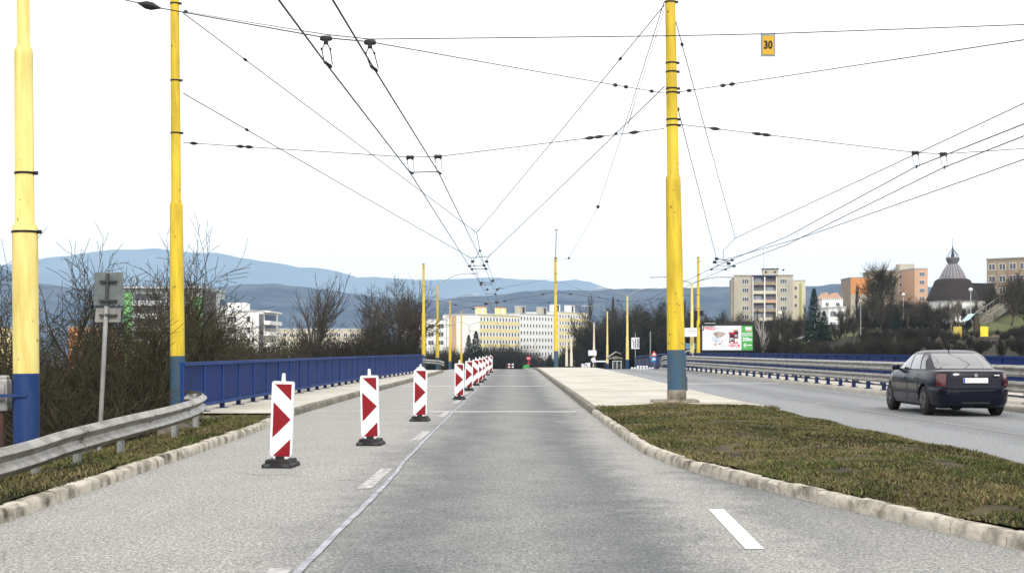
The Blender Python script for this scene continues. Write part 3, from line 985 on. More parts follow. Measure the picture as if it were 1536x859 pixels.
# far cross wires
wire([Vector((-8.4, 134.4, 6.6)), Vector((-1.9, 133, 5.9)), Vector((4.1, 131, 6.9)), Vector((11, 132, 6.0)), Vector((17.9, 134.5, 6.8))], .012, 'faint cross wire between the far poles', .01,
     [(1, .2, 1.5), (1, .8, 1.5), (2, .2, 1.5), (2, .85, 1.5)])
wire([at(743, 433, 99), Vector((4.1, 131, 8.2))], .012, 'faint slanting wire up to the far island pole', .01, [(0, .05, 1.2)])
wire([Vector((4.1, 131, 8.0)), Vector((14, 160, 6.0)), Vector((15.5, 181, 7.5))], .012, 'faint wire from the far island pole to the double-armed lamp', .01, [(0, .5, 1.5), (1, .3, 1.5)])
wire([Vector((-8.4, 158, 7)), Vector((-1.8, 160, 5.6)), Vector((5, 165, 5.6))], .012, 'faint cross wire by the nearest curved-arm lamp', .01, [(0, .3, 1.6), (0, .6, 1.6)])
wire([at(620, 470, 200), at(745, 455, 180), at(940, 452, 181)], .012, 'faint cross wire above the flat roof penthouses', .01, [(0, .4, 1.5), (1, .4, 1.5)])


def fitting(segs, label, rr=.018, blobs=(), name='wire_fork'):
    mb = MB()
    for a, b in segs:
        mb.tube([a, b], rr, 6)
    for p, q in blobs:
        mb.tube([p - Vector((q * 1.3, 0, 0)), p - Vector((q, 0, 0)), p, p + Vector((q, 0, 0)), p + Vector((q * 1.3, 0, 0))], [q * .3, q * .8, q, q * .8, q * .3], 8)
    o = mb.build(name, M['insul'], None, True)
    return setp(o, label, 'wire fitting', 'fittings on the trolleybus wires')


D1 = at(720, 376, 67)
fitting([(V1, D1), (D1, at(704.5, 399, 66)), (D1, at(729, 404, 72)), (at(704.5, 398.6, 66), at(726, 398, 66)), (at(707.7, 403.5, 70), at(728.7, 403, 70))],
        'hanging wire fork where the two upper bridle wires meet over the near carriageway', .014, [(D1, .05), (at(704, 399, 66), .06), (at(726, 398, 66), .06), (at(708, 403.5, 70), .06), (at(729, 403, 70), .06)])
fitting([(N1, N2), (N1, at(709, 392, 71)), (at(709, 392, 71), at(721, 427, 87)), (N2, at(730, 392, 71)), (at(730, 392, 71), at(744, 430, 88)), (at(721, 427, 87), at(738, 427, 87)),
         (at(722, 424, 87), at(737, 424, 87)), (at(728.7, 440.5, 99), at(743.5, 440.5, 99)), (at(724, 419, 87), at(730, 434, 99)), (at(739, 419, 87), at(752, 419, 88)), (at(746, 433, 99), at(757, 433, 99)),
         (at(739, 419, 87), at(737, 427, 87)), (at(746, 433, 99), at(743, 441, 99))],
        'lattice of spacer bars holding the near contact wires below the second fork', .013,
        [(at(709, 392, 71), .07), (at(730, 392, 71), .07), (at(722, 424, 87), .08), (at(739, 421, 87), .08), (at(731, 434, 99), .08), (at(746, 434, 99), .08), (at(721, 427, 87), .06), (at(743, 441, 99), .06)],
        'spacer_lattice')
fitting([(V2, at(1085, 376, 69)), (at(1085, 376, 69), N4), (N3, at(1072, 393, 71)), (N3, at(1098, 391, 71)), (N3, N4), (at(1072, 393, 71), at(1078, 398, 74)), (at(1070, 393.5, 71), at(1094, 393, 71)), (at(1067, 404, 77), at(1088, 404, 77)), (N4, at(1094, 396, 72)),
         (at(1067, 404, 77), at(1078, 398, 74)), (at(1088, 404, 77), at(1101, 399, 74)), (at(1078, 398, 74), at(1101, 399, 74)), (N4, at(1099, 391, 69))],
        'lattice of spacer bars over the opposite carriageway', .013, [(N3, .08), (at(1072, 393, 71), .08), (at(1093, 395, 71), .08), (at(1067, 404, 77), .06), (at(1088, 404, 77), .06), (at(1101, 399, 74), .07), (at(1098, 390, 70), .07)],
        'spacer_lattice')
o_ = [(at(729, 455, 115), 'left'), (at(745, 453, 115), 'right')]
for p, s_ in o_:
    fitting([(p, p + Vector((0, 0, -.5)))], 'small hook on the far contact wires, the %s one of two' % s_, .012, [(p, .12)], 'wire_hook')
fitting([(H2L + Vector((0, 0, -.36)), H2R + Vector((0, 0, -.36)))], 'long spacer bar between the second pair of hangers', .012, [], 'spacer_bar')


def hanger(top, bottom, wd, label, big=True):
    t = empty('wire_hanger', top, 0, label, 'wire hanger', 'hangers of the contact wires')
    b = bottom - top
    mb = MB()
    if big:
        mb.box(-.075, .075, -.03, .03, -.045, .03, .01); mb.box(-.035, .035, -.025, .025, -.10, -.03, .01)
        mb.tube([(-.09, 0, -.01), (-.04, 0, -.01)], .03, 8); mb.tube([(.04, 0, -.01), (.09, 0, -.01)], .03, 8)
    else:
        for s_ in (-.045, .045):
            mb.tube([(s_ - .05, 0, 0), (s_ - .03, 0, 0), (s_ + .03, 0, 0), (s_ + .05, 0, 0)], [.03, .05, .05, .03], 8)
    mb.build('insulator', M['insul'], t, True)
    mb = MB(); h = wd / 2
    mb.tube([(-h * .4, 0, -.1 if big else -.03), (-h, 0, -.17 if big else -.06), (b.x - h * .8, b.y, b.z + .02), (b.x + h * 1.0, b.y, b.z + .0), (h, 0, -.17 if big else -.06), (h * .4, 0, -.1 if big else -.03)], .009 if big else .007, 6)
    for q in ((-h, 0, -.17 if big else -.06), (h, 0, -.17 if big else -.06)):
        mb.tube([(q[0], -.02, q[2]), (q[0], .02, q[2])], .018, 8)
    mb.tube([(b.x - .03, b.y - .12, b.z + .01), (b.x + .03, b.y + .12, b.z - .01)], .025, 8)
    mb.build('loop', M['wire'], t, True)


hanger(H1L, at(492, 97, 21), .13, 'left hanger of the nearest pair, top left of the picture')
hanger(H1R, at(561, 103, 21), .13, 'right hanger of the nearest pair, top left of the picture')
hanger(H2L, at(617, 259, 33.4), .14, 'left hanger of the second pair over the near carriageway', False)
hanger(H2R, at(659, 259, 33.4), .14, 'right hanger of the second pair over the near carriageway', False)
hanger(at(1373, 229, 35.8), at(1375, 250, 35.8), .15, 'left hanger of the pair over the opposite carriageway', False)
hanger(at(1415, 231, 35.8), at(1417, 251, 35.8), .15, 'right hanger of the pair over the opposite carriageway', False)


def text(s, size, m, parent, loc, rot=(R(90), 0, 0), sx=1.0, bold=0.0, name='lettering', align='CENTER'):
    cu = bpy.data.curves.new(name, 'FONT'); cu.body = s; cu.size = size; cu.align_x = align; cu.align_y = 'CENTER'
    cu.offset = bold; cu.extrude = .002; cu.resolution_u = 3
    tmp = bpy.data.objects.new('tmp', cu); COL.objects.link(tmp)
    dg = bpy.context.evaluated_depsgraph_get(); me = bpy.data.meshes.new_from_object(tmp.evaluated_get(dg))
    bpy.data.objects.remove(tmp)
    me.materials.clear(); me.materials.append(m)
    o = link(name, me, parent); o.location = loc; o.rotation_euler = rot; o.scale = (sx, 1, 1)
    return o


# number plate 30
t = empty('number_plate', at(1152, 68.5, 21), 0, 'small yellow plate with the number 30 hanging from the cross wire', 'sign')
mb = MB(); mb.box(-.11, .11, -.012, .012, -.165, .165, .006); mb.build('frame', mat('plate_frame', (.22, .26, .28), .5), t)
mb = MB(); mb.box(-.085, .085, -.018, -.013, -.14, .14); mb.build('panel', mat('plate_orange', (.55, .33, .035), .6), t)
text('30', .165, M['black'], t, (-.002, -.021, .0), sx=.8, bold=.006)
mb = MB(); mb.box(-.1, -.085, -.01, .01, .16, .185); mb.box(.085, .1, -.01, .01, .16, .185); mb.build('hook', M['wire'], t)

# ------------------------------------------------------------------ guardrails and parapets
def w_profile(s=1.0):
    """(outward, z) cross-section of a two-wave beam, height .31"""
    pts = [(.0, -.155), (.012, -.15), (.02, -.135), (.07, -.105), (.08, -.085), (.07, -.06), (.02, -.03), (.008, 0), (.02, .03), (.07, .06), (.08, .085), (.07, .105), (.02, .135), (.012, .15), (.0, .155)]
    return [(a * s, b * s) for a, b in pts]


def beam(path, side, name, m, parent, s=1.0):
    """path: list of (x, y, zcentre); the waves bulge to `side` (unit: left -1 / right +1 of travel)"""
    P = [Vector(p) for p in path]; prof = w_profile(s); n = len(prof)
    vs = []; fs = []
    for k, p in enumerate(P):
        d = P[min(k + 1, len(P) - 1)] - P[max(k - 1, 0)]; d.z = 0; d.normalize()
        nn = Vector((d.y, -d.x, 0)) * side
        for (u, z) in prof: vs.append(p + nn * u + Vector((0, 0, z)))
        for (u, z) in reversed(prof): vs.append(p + nn * (u - .006) + Vector((0, 0, z)))
    q = 2 * n
    for k in range(len(P) - 1):
        for c in range(q):
            c2 = (c + 1) % q
            fs.append((k * q + c, k * q + c2, (k + 1) * q + c2, (k + 1) * q + c))
    fs.append(tuple(range(q))); e = (len(P) - 1) * q; fs.append(tuple(e + c for c in range(q - 1, -1, -1)))
    mb = MB(); mb.add(vs, fs)
    return mb.build(name, m, parent, True)


def spline(pts, n):
    out = []
    for i in range(len(pts) - 1):
        p0 = Vector(pts[max(i - 1, 0)]); p1 = Vector(pts[i]); p2 = Vector(pts[i + 1]); p3 = Vector(pts[min(i + 2, len(pts) - 1)])
        for k in range(n):
            t = k / n
            out.append(.5 * ((2 * p1) + (p2 - p0) * t + (2 * p0 - 5 * p1 + 4 * p2 - p3) * t * t + (3 * p1 - p0 - 3 * p2 + p3) * t ** 3))
    out.append(Vector(pts[-1])); return out


g = empty('guardrail', (-5.1, 14, 0), 0, 'curved steel guardrail along the grass verge at the left edge', 'guardrail')
gp = [(-5.05, 9, .30), (-5.12, 14.1, .32), (-5.12, 16, .38), (-5.08, 18, .43), (-5.1, 20.5, .46), (-5.22, 22.6, .48), (-5.40, 24.2, .50), (-5.62, 25.4, .515), (-5.9, 26.1, .53), (-6.22, 26.5, .53)]
sp = [p - Vector((-5.1, 14, 0)) for p in spline(gp, 6)]
cuts = [0, 14, 22, 30, 54]
for a, b in zip(cuts, cuts[1:]):
    sub = sp[a:b + 1]
    if a: sub = [sub[0] + (sub[0] - sub[1]).normalized() * .12 + Vector((.006, 0, 0))] + sub
    beam([(p.x + (.004 if a % 4 else 0), p.y, p.z) for p in sub], 1, 'beam', M['galv'], g)
for k in (3, 9, 14, 19, 27, 36, 46):
    p = sp[k]
    mb = MB(); mb.box(p.x - .10, p.x - .02, p.y - .05, p.y + .05, -.6, p.z + .12, .008)
    mb.build('post', M['galv_dull'], g)
for k in (14, 22, 30):
    for dz in (-.09, .09, 0):
        mb = MB(); p = sp[k]; q = .075 if dz else .012
        mb.tube([(p.x + q, p.y - .05, p.z + dz), (p.x + q + .016, p.y - .05, p.z + dz)], .0135, 6); mb.build('bolt', M['dark_metal'], g)

# double rail along the opposite carriageway
def rb_x(y):
    return float(np.interp(y, [14, 34.5, 46, 65, 91, 109], [12.75, 12.5, 12.1, 11.95, 11.6, 11.45]))
g = empty('double_guardrail', (12, 46, 0), 0, 'long guardrail with two steel beams on dark blue posts by the opposite carriageway', 'guardrail')
for zc, nm in ((.94, 'upper_beam'), (.545, 'lower_beam')):
    path = [(rb_x(y) - 12 - .02, y - 46, zc + road_z(y)) for y in fr(14, 104, 1.5)]
    path += [(rb_x(106) - 12 - .02 + (.0), 60, zc - .03 + road_z(106)), (rb_x(108) - 12 + .1, 62, zc - .13), (rb_x(110) - 12 + .3, 64, zc - .35)]
    beam(path, -1, nm, M['galv'], g, .93)
k = 0; y = 16.6
while y < 108:
    x = rb_x(y) - 12
    mb = MB(); mb.box(x + .02, x + .13, y - 46 - .07, y - 46 + .07, .12, 1.08, .0); mb.box(x - .02, x + .19, y - 46 - .14, y - 46 + .14, .125, .165)
    mb.build('post', M['dark_blue'], g); y += 1.95
mb = MB(); mb.tube([(rb_x(y) - 12 + .2, y - 46, .30 + road_z(y)) for y in fr(14, 106, 4)], .025, 6); mb.build('foot_rail', M['dark_blue'], g, True)


def parapet(name, xf, y0, y1, step, label, solid, m_panel, m_edge, bars=False):
    cx = xf(y0)
    t = empty(name, (cx, y0, 0), 0, label, 'parapet')
    ys_ = fr(y0, y1, step)
    n = 0
    for a, b in zip(ys_, ys_[1:]):
        xa, xb = xf(a) - cx, xf(b) - cx; ya, yb = a - y0, b - y0; za, zb_ = road_z(a), road_z(b)
        mb = MB()
        lo, hi = solid
        pz = lambda y: 0
        # panel as a thin prism following the line
        def slab(xa, xb, ya, yb, l, h, th, gap=0):
            mb.add([(xa - th, ya + gap, l + za), (xa + th, ya + gap, l + za), (xb - th, yb - gap, l + zb_), (xb + th, yb - gap, l + zb_), (xa - th, ya + gap, h + za), (xa + th, ya + gap, h + za), (xb - th, yb - gap, h + zb_), (xb + th, yb - gap, h + zb_)],
                   [(0, 2, 3, 1), (4, 5, 7, 6), (0, 1, 5, 4), (2, 6, 7, 3), (0, 4, 6, 2), (1, 3, 7, 5)])
        slab(xa, xb, ya, yb, lo, hi, .008, .06)
        mb.build('panel', m_panel, t)
        mb = MB(); mb.box(xa - .03, xa + .03, ya - .045, ya + .045, .25 + za, hi + .01 + za); mb.build('post', m_edge if not bars else m_panel, t)
        mb = MB(); mb.box(xa - .05, xa + .05, ya - .05, ya + .05, .13 + za, .27 + za); mb.box(xa - .13, xa + .13, ya - .14, ya + .14, .125 + za, .16 + za)
        mb.build('foot', M['dark_blue'], t)
        if bars:
            mb = MB()
            for q in range(1, 9):
                u = q / 9; x = xa + (xb - xa) * u; yy = ya + (yb - ya) * u
                mb.box(x - .012, x + .012, yy - .02, yy + .02, .33 + za, lo + za)
            mb.tube([(xa, ya, .31 + za), (xb, yb, .31 + zb_)], .03, 6)
            mb.build('bars', m_panel, t)
    for zc, hw, hh, nm in ((solid[1] + .03, .06, .035, 'top_rail'), (solid[0] - .02 if not bars else solid[0], .05, .035, 'bottom_rail')):
        mb = MB(); vs = []; fs = []
        for y in ys_:
            x = xf(y) - cx; z = road_z(y) + zc
            vs += [(x - hw, y - y0, z - hh), (x + hw, y - y0, z - hh), (x + hw, y - y0, z + hh), (x - hw, y - y0, z + hh)]
        for k in range(len(ys_) - 1):
            for c in range(4):
                c2 = (c + 1) % 4; fs.append((k * 4 + c, k * 4 + c2, k * 4 + 4 + c2, k * 4 + 4 + c))
        fs += [(3, 2, 1, 0), tuple((len(ys_) - 1) * 4 + c for c in range(4))]
        mb.add(vs, fs); mb.build(nm, m_edge, t)
    return t


parapet('parapet', lambda y: float(np.interp(y, [28, 31, 45, 57, 80, 86], [-6.62, -6.57, -6.44, -6.28, -5.5, -5.3])), 28.1, 84, 1.78,
        'blue steel parapet with solid panels along the left sidewalk', (.32, 1.14), M['rail_blue'], M['rail_blue_edge'])
parapet('parapet', lambda y: 14.2, 16, 118, 1.9, 'dark blue parapet behind the double guardrail on the far side of the road', (.62, 1.22), M['rail_blue'], M['rail_blue'], True)

# deck edge under the parapets
mb = MB(); mb.box(-7.25, -6.9, 28.6, 86, -.9, .135); struct(mb.build('bridge_edge', M['conc_dirty']))
mb = MB(); mb.box(18.9, 19.3, 10, 110, -1.2, .10); struct(mb.build('bridge_edge', M['conc_dirty']))

# steel rail crossing behind the parapet's far end
g = empty('guardrail', (-6, 96, 0), 0, 'short steel guardrail crossing behind the far end of the left parapet', 'guardrail')
beam([(-3.2, 0, .72), (0, -1, .70), (1.2, -1.6, .6), (1.5, -2.4, .5)], 1, 'beam', M['galv_dull'], g)
for x in (-3, -1.4, 0, 1.1):
    mb = MB(); mb.box(x - .05, x + .05, -.4, -.3, -.3, .75); mb.build('post', M['dark_metal'], g)
# blue fence on the far right of the junction
g = empty('railing', at(952, 545, 150), 0, 'open blue railing beyond the junction, left of the double guardrail', 'railing')
e = at(1000, 545, 120) - g.location
mb = MB()
for z in (.35, 1.2): mb.tube([(0, 0, z - .5), (e.x, e.y, z - .1)], .05, 6)
mb.build('rails', M['rail_blue_edge'], g)
for k in range(9):
    u = k / 8; mb = MB(); mb.tube([(e.x * u, e.y * u, -1.0), (e.x * u, e.y * u, .75 + .4 * u)], .04, 6); mb.build('post', M['rail_blue_edge'], g)
mb = MB(); mb.add([(0, .05, -.8), (e.x, e.y + .05, -.2), (e.x, e.y + .05, .9), (0, .05, .5), (0, .07, -.8), (e.x, e.y + .07, -.2), (e.x, e.y + .07, .9), (0, .07, .5)], [(0, 1, 2, 3), (7, 6, 5, 4), (0, 4, 5, 1), (3, 2, 6, 7)])
mb.build('panel', M['dark_blue'], g)

# ------------------------------------------------------------------ lane beacons
def beacon_proto():
    t = empty('lane_beacon', (0, 0, 0))
    mb = MB()   # white board with a pointed foot and slightly rounded corners
    W, z0, z1 = .14, .12, 1.065
    c = .02
    mb.prism([(-W + .01, z0 + .02), (-.04, z0 - .05), (.04, z0 - .05), (W - .01, z0 + .02), (W, z0 + .05), (W, z1 - c), (W - c, z1), (-W + c, z1), (-W, z1 - c), (-W, z0 + .05)], -.022, .022)
    mb.build('board', M['beacon_white'], t)
    def uv(u, v): return ((u - .5) * .28, 1.065 - v * .945)
    mb = MB()
    for poly in ([(.14, .04), (.89, .035), (.89, .25)], [(.10, .275), (.90, .50), (.10, .745)], [(.91, .755), (.91, .985), (.14, .985)]):
        mb.prism([uv(*p) for p in poly], -.0255, -.0225)
    mb.build('red_stripe', M['red_plastic'], t)
    mb = MB(); mb.tube([(0, 0, 1.05), (0, 0, 1.16), (0, 0, 1.165)], [.028, .021, .012], 12); mb.build('lamp_stub', M['beacon_white'], t, True)
    mb = MB()  # rubber foot
    mb.prism([(-.185, 0), (.185, 0), (.185, .035), (.165, .055), (-.165, .055), (-.185, .035)], -.22, .26)
    mb.prism([(-.16, .05), (.16, .05), (.145, .10), (-.145, .10)], -.18, .22)
    mb.build('foot', M['black_rubber'], t)
    mb = MB(); mb.prism([(-.055, .09), (.055, .09), (.05, .135), (-.05, .135)], -.07, .07); mb.build('socket', M['black_rubber'], t)
    for sx in (-1, 1):
        mb = MB(); mb.box(sx * .12 - .04, sx * .12 + .04, -.235, -.215, .012, .05, .006); mb.build('grip', M['dark_metal'], t)
    return t


bp = [((421, 702), -.035, 'nearest red and white arrow beacon on a black rubber foot'),
      ((556, 668.5), .02, 'second nearest red and white arrow beacon, tilted slightly left'),
      ((630, 632), 0, 'third arrow beacon with rounded shoulders, beside the far parapet'),
      ((689, 599.5), .0, 'fourth arrow beacon, just before the tight row begins'),
      ((703, 586), .0, 'front beacon of the tight overlapping row'),
      ((713, 578.6), .0, 'second beacon of the tight overlapping row'),
      ((720, 573.8), 0, 'third beacon of the tight overlapping row'),
      ((724.5, 570.5), 0, 'fourth beacon of the tight overlapping row'),
      ((730, 562.8), 0, 'last but one beacon of the tight overlapping row'),
      ((735.5, 558.6), 0, 'last and farthest beacon of the row near the crest')]
proto = beacon_proto()
for k, ((px, py), tilt, lab) in enumerate(bp):
    Yf = F * CH / (py - 525); Yc = Yf + .22
    o = proto if k == 0 else copy_tree(proto)
    o.location = ((px - 768) / F * Yc, Yc, road_z(Yc)); tilt = tilt or rng.uniform(-.02, .02)
    o.rotation_euler = (0, 0, -.06 + rng.uniform(-.03, .03) if k < 3 else rng.uniform(-.08, .02))
    setp(o, lab, 'beacon', 'red and white beacons closing the left lane')
    for ch in o.children:
        if ch.name.split('.')[0] in ('board', 'red_stripe', 'lamp_stub'):
            ch.rotation_euler = (0, -tilt, 0)
        if k == 2 and ch.name.split('.')[0] == 'board':
            mb = MB(); W, z0, z1 = .14, .12, 1.065
            mb.prism([(-W + .01, z0 + .02), (-.04, z0 - .05), (.04, z0 - .05), (W - .01, z0 + .02), (W, z0 + .05), (W, z1 - .05), (W - .03, z1 - .015), (.05, z1 + .045), (-.05, z1 + .045), (-W + .03, z1 - .015), (-W, z1 - .05), (-W, z0 + .05)], -.022, .022)
            tmp = mb.build('tmp', M['beacon_white']); ch.data = tmp.data; bpy.data.objects.remove(tmp)

# ------------------------------------------------------------------ signs
sx = at(150, 637, 23.9); stop = at(162, 410, 23.9)
t = empty('traffic_sign', (sx.x, 23.9, -.4), 0, 'back of a grey rectangular traffic sign on a leaning post at the left verge', 'traffic sign')
mb = MB(); d = stop.x - sx.x; mb.tube([(-.02, 0, 0), (d * .80, 0, 2.60)], .038, 10); mb.build('post', M['galv_dull'], t, True)
mb = MB(); mb.tube([(d * .80, 0, 2.60), (d * .95, 0, stop.z + .4)], .03, 10); mb.build('shaded_post_top', M['dark_metal'], t, True)  # upper post in a darker colour that paints in its shade
mb = MB(); mb.prism([(d - .26, 2.62), (d + .23, 2.62), (d + .25, 2.64), (d + .25, 3.16), (d + .23, 3.18), (d - .23, 3.18), (d - .25, 3.16)], .045, .052)
mb.build('panel', M['sign_back'], t)
mb = MB(); mb.prism([(d - .24, 2.33), (d + .20, 2.33), (d + .21, 2.57), (d - .22, 2.57)], .045, .052); mb.build('lower_panel', mat('pale_sign_back', (.27, .27, .25), .6, (.18, .18, .17), 5), t)
for z in (3.03, 2.70, 2.45):
    mb = MB(); mb.box(d - .15, d + .15, -.02, .044, z - .015, z + .015); mb.box(d - .045, d + .03, -.045, -.01, z - .02, z + .02); mb.build('bracket', M['dark_metal'], t)

# lane arrow board
p = at(953, 550, 165)
t = empty('lane_board', (p.x, 165, -1.0), 0, 'white board with lane arrows on a thin grey post', 'traffic sign')
MB().tube([(0, 0, -.5), (0, 0, 4.5)], .05, 8).build('post', M['galv_dull'], t)
mb = MB(); z0 = CH + (525 - 523) / F * 165 + 1.0; z1 = CH + (525 - 506) / F * 165 + 1.0
mb.box(-.48, .48, -.10, -.06, z0, z1); mb.build('panel', M['white_plastic'], t)
mb = MB()
for x in (-.0, .22, .40): mb.box(x - .045, x + .045, -.107, -.103, z0 + .12, z1 - .12)
mb.add([(-.24, -.107, z0 + .12), (-.16, -.107, z0 + .12), (-.16, -.107, z1 - .55), (-.30, -.107, z1 - .25), (-.38, -.107, z1 - .3), (-.24, -.107, z1 - .6)], [(0, 1, 2, 3, 4, 5)])
mb.build('arrows', M['black'], t)

# blank white board on the lamp post, green sign, round red sign
p = at(890, 528.5, 228)
t = empty('notice_board', (p.x, 231, 0), 0, 'blank white board fixed on the pale lamp post', 'sign')
mb = MB(); mb.box(-.68, .68, -.36, -.30, CH - .9, CH - .02, .02); mb.build('panel', M['white_plastic'], t)
mb = MB(); mb.box(-.4, .4, -.30, .3, CH - .6, CH - .5); mb.build('bracket', M['galv_dull'], t)
p = at(862, 541, 250)
t = empty('direction_sign', (p.x, 250, -1.8), 0, 'small green sign on a thin post beyond the island', 'sign')
mb = MB(); mb.tube([(0, 0, -1), (0, 0, 1.2)], .06, 6); mb.build('post', M['galv_dull'], t)
mb = MB(); mb.box(-.28, .28, -.08, -.04, 1.0, 1.65, .01); mb.build('panel', mat('sign_green', (.05, .35, .14), .5), t)
mb = MB(); mb.box(-.14, .14, -.09, -.085, 1.2, 1.3); mb.box(.06, .16, -.09, -.085, 1.2, 1.5); mb.build('symbol', M['white_plastic'], t)
p = at(793, 538, 240)
t = empty('round_sign', (p.x, 240, p.z), 0, 'red round no entry sign on a post at the end of the near carriageway', 'traffic sign')
mb = MB(); mb.tube([(0, 0, -3), (0, 0, .3)], .05, 6); mb.build('post', M['galv_dull'], t)
mb = MB(); mb.prism([(.42 * math.cos(a), .1 + .42 * math.sin(a)) for a in [k * math.pi / 10 for k in range(20)]], -.12, -.08)
mb.build('disc', mat('sign_red', (.34, .02, .03), .5), t)
mb = MB(); mb.box(-.3, .3, -.13, -.125, .04, .16); mb.build('bar', M['white_plastic'], t)
mb = MB(); mb.prism([(-.35, -.95), (.35, -.95), (.0, -.42)], -.12, -.08); mb.build('lower_triangle', mat('sign_red_dk', (.35, .02, .04), .5), t)

# warning triangle at the junction and the blue plate under it
p = at(981, 531, 128)
t = empty('warning_sign', (p.x, 128, p.z), 0, 'red warning triangle with a blue plate beside the start of the double guardrail', 'traffic sign')
mb = MB(); mb.tube([(0, 0, -2), (0, 0, .3)], .035, 6); mb.build('post', M['galv_dull'], t)
mb = MB(); mb.prism([(-.30, -.18), (.30, -.18), (0, .32)], -.06, -.03); mb.build('triangle', mat('sign_orange_red', (.65, .08, .03), .5), t)
mb = MB(); mb.prism([(-.15, -.10), (.15, -.10), (0, .15)], -.066, -.062); mb.build('triangle_centre', M['white_plastic'], t)
mb = MB(); mb.box(-.27, .30, -.06, -.03, -.72, -.22, .01); mb.build('plate', mat('sign_blue', (.03, .22, .50), .5), t)
mb = MB(); mb.box(-.16, .18, -.067, -.062, -.55, -.42); mb.box(-.08, .1, -.067, -.062, -.42, -.34); mb.build('plate_symbol', M['white_plastic'], t)

# low white blocks by the junction
p0 = at(948, 551, 122); n = 0
for k in range(8):
    x = p0.x + k * .255; zz = road_z(122)
    mb = MB(); h = .16 + .14 * (k in (2, 3, 4, 5)) ; mb.box(x - .09, x + .09, 121.9, 122.1, zz - .02, zz + h, .02); mb.box(x - .07, x + .07, 121.86, 121.9, zz + h - .12, zz + h - .04)
    o = mb.build('white_block', M['white_plastic']); setp(o, '%s from the left of the eight low white blocks at the junction' % ('first', 'second', 'third', 'fourth', 'fifth', 'sixth', 'seventh', 'eighth')[k], 'marker block', 'low white blocks in a row at the junction')

# signs by the person, far
p = at(874.5, 546, 150)
t = empty('easel_board', (p.x, 150, road_z(150)), 0, 'dark framed pale board standing at the end of the island', 'board')
mb = MB(); mb.box(-.22, .22, -.03, .03, .1, .62); mb.build('frame', M['dark_metal'], t); mb = MB(); mb.box(-.18, .18, -.04, -.031, .14, .58); mb.build('panel', M['pale_grey'], t)
p = at(881.5, 547, 150)
t = empty('barrier_board', (p.x, 150, road_z(150)), .3, 'white folding board with a dark diagonal at the end of the island', 'board')
mb = MB(); mb.prism([(-.28, .05), (.22, .05), (.30, .68), (-.26, .68)], -.03, .03); mb.build('panel', M['white_plastic'], t)
mb = MB(); mb.prism([(.0, .05), (.10, .05), (-.16, .60), (-.24, .60)], -.036, -.031); mb.build('stripe', M['black'], t)
p = at(899, 542, 190)
t = empty('road_barrier', (p.x, 190, road_z(190)), 0, 'white horizontal barrier bar left of the single-armed lamp', 'barrier')
mb = MB(); mb.box(-.75, .95, -.05, .05, .95, 1.15, .02); mb.build('bar', M['white_plastic'], t)
mb = MB(); mb.box(-.6, -.5, -.05, .05, 0, .95); mb.box(.7, .8, -.05, .05, 0, .95); mb.build('legs', M['dark_metal'], t)
p = at(915, 548, 200)
t = empty('bin_rack', (p.x + .4, 200, road_z(200)), 0, 'pale rack with dark panels right of the single-armed lamp', 'rack')
mb = MB()
for k in range(3): mb.box(k * .6 - .05, k * .6 + .05, -.05, .05, 0, 1.15)
mb.box(-.05, 1.25, -.06, .06, 1.1, 1.2); mb.build('frame', M['pale_grey'], t)
mb = MB(); mb.box(.08, .5, -.03, .03, .1, 1.0); mb.box(.7, 1.12, -.03, .03, .2, .8); mb.build('panel', M['dark_metal'], t)
t = empty('shelter', at(922, 548, 210), 0, 'small shelter with a pitched pale roof behind the lamps on the right', 'shelter')
mb = MB(); mb.prism([(-1.0, 1.0), (1.1, 1.0), (1.2, 1.1), (.2, 1.45), (-1.0, 1.1)], -1.0, 1.0); mb.build('roof', M['conc_dirty'], t)
mb = MB(); mb.prism([(-1.2, 1.2), (-1.1, 1.12), (.15, 2.0), (.9, 1.7), (.9, 1.8), (.15, 2.1)], -1.1, 1.1); mb.build('gable_edge', M['galv_dull'], t)
for x in (-.9, 1.2):
    mb = MB(); mb.box(x - .07, x + .07, -.9, -.76, -1, 1.0); mb.build('post', M['black'], t)

# red and white barrier and green box at the foot of the far road
p = at(765, 551, 235)
t = empty('roadworks_barrier', (p.x, 235, CH + (525 - 556) / F * 235), 0, 'red and white roadworks barrier at the crest of the near carriageway', 'barrier')
for z in (.55, 1.0):
    for k in range(4):
        mb = MB(); mb.box(-.62 + k * .31, -.62 + (k + 1) * .31, -.03, .03, z, z + .22); mb.build('board', M['red_plastic'] if k % 2 == 0 else M['white_plastic'], t)
for x in (-.6, .6):
    mb = MB(); mb.box(x - .04, x + .04, .04, .1, 0, 1.3); mb.build('leg', M['dark_metal'], t)
p = at(789, 551, 225)
t = empty('green_box', (p.x, 225, CH + (525 - 556) / F * 225), 0, 'green grit box with sloping lid at the end of the road', 'grit box')
mb = MB(); mb.prism([(-.55, 0), (.5, 0), (.55, .55), (-.55, .55)], -.35, .35); mb.build('bin', mat('grit_green', (.02, .20, .04), .5), t)
mb = MB(); mb.prism([(-.58, .56), (.58, .56), (.48, .95), (-.2, .98)], -.38, .38); mb.build('lid', mat('grit_green_lid', (.03, .28, .06), .5), t)


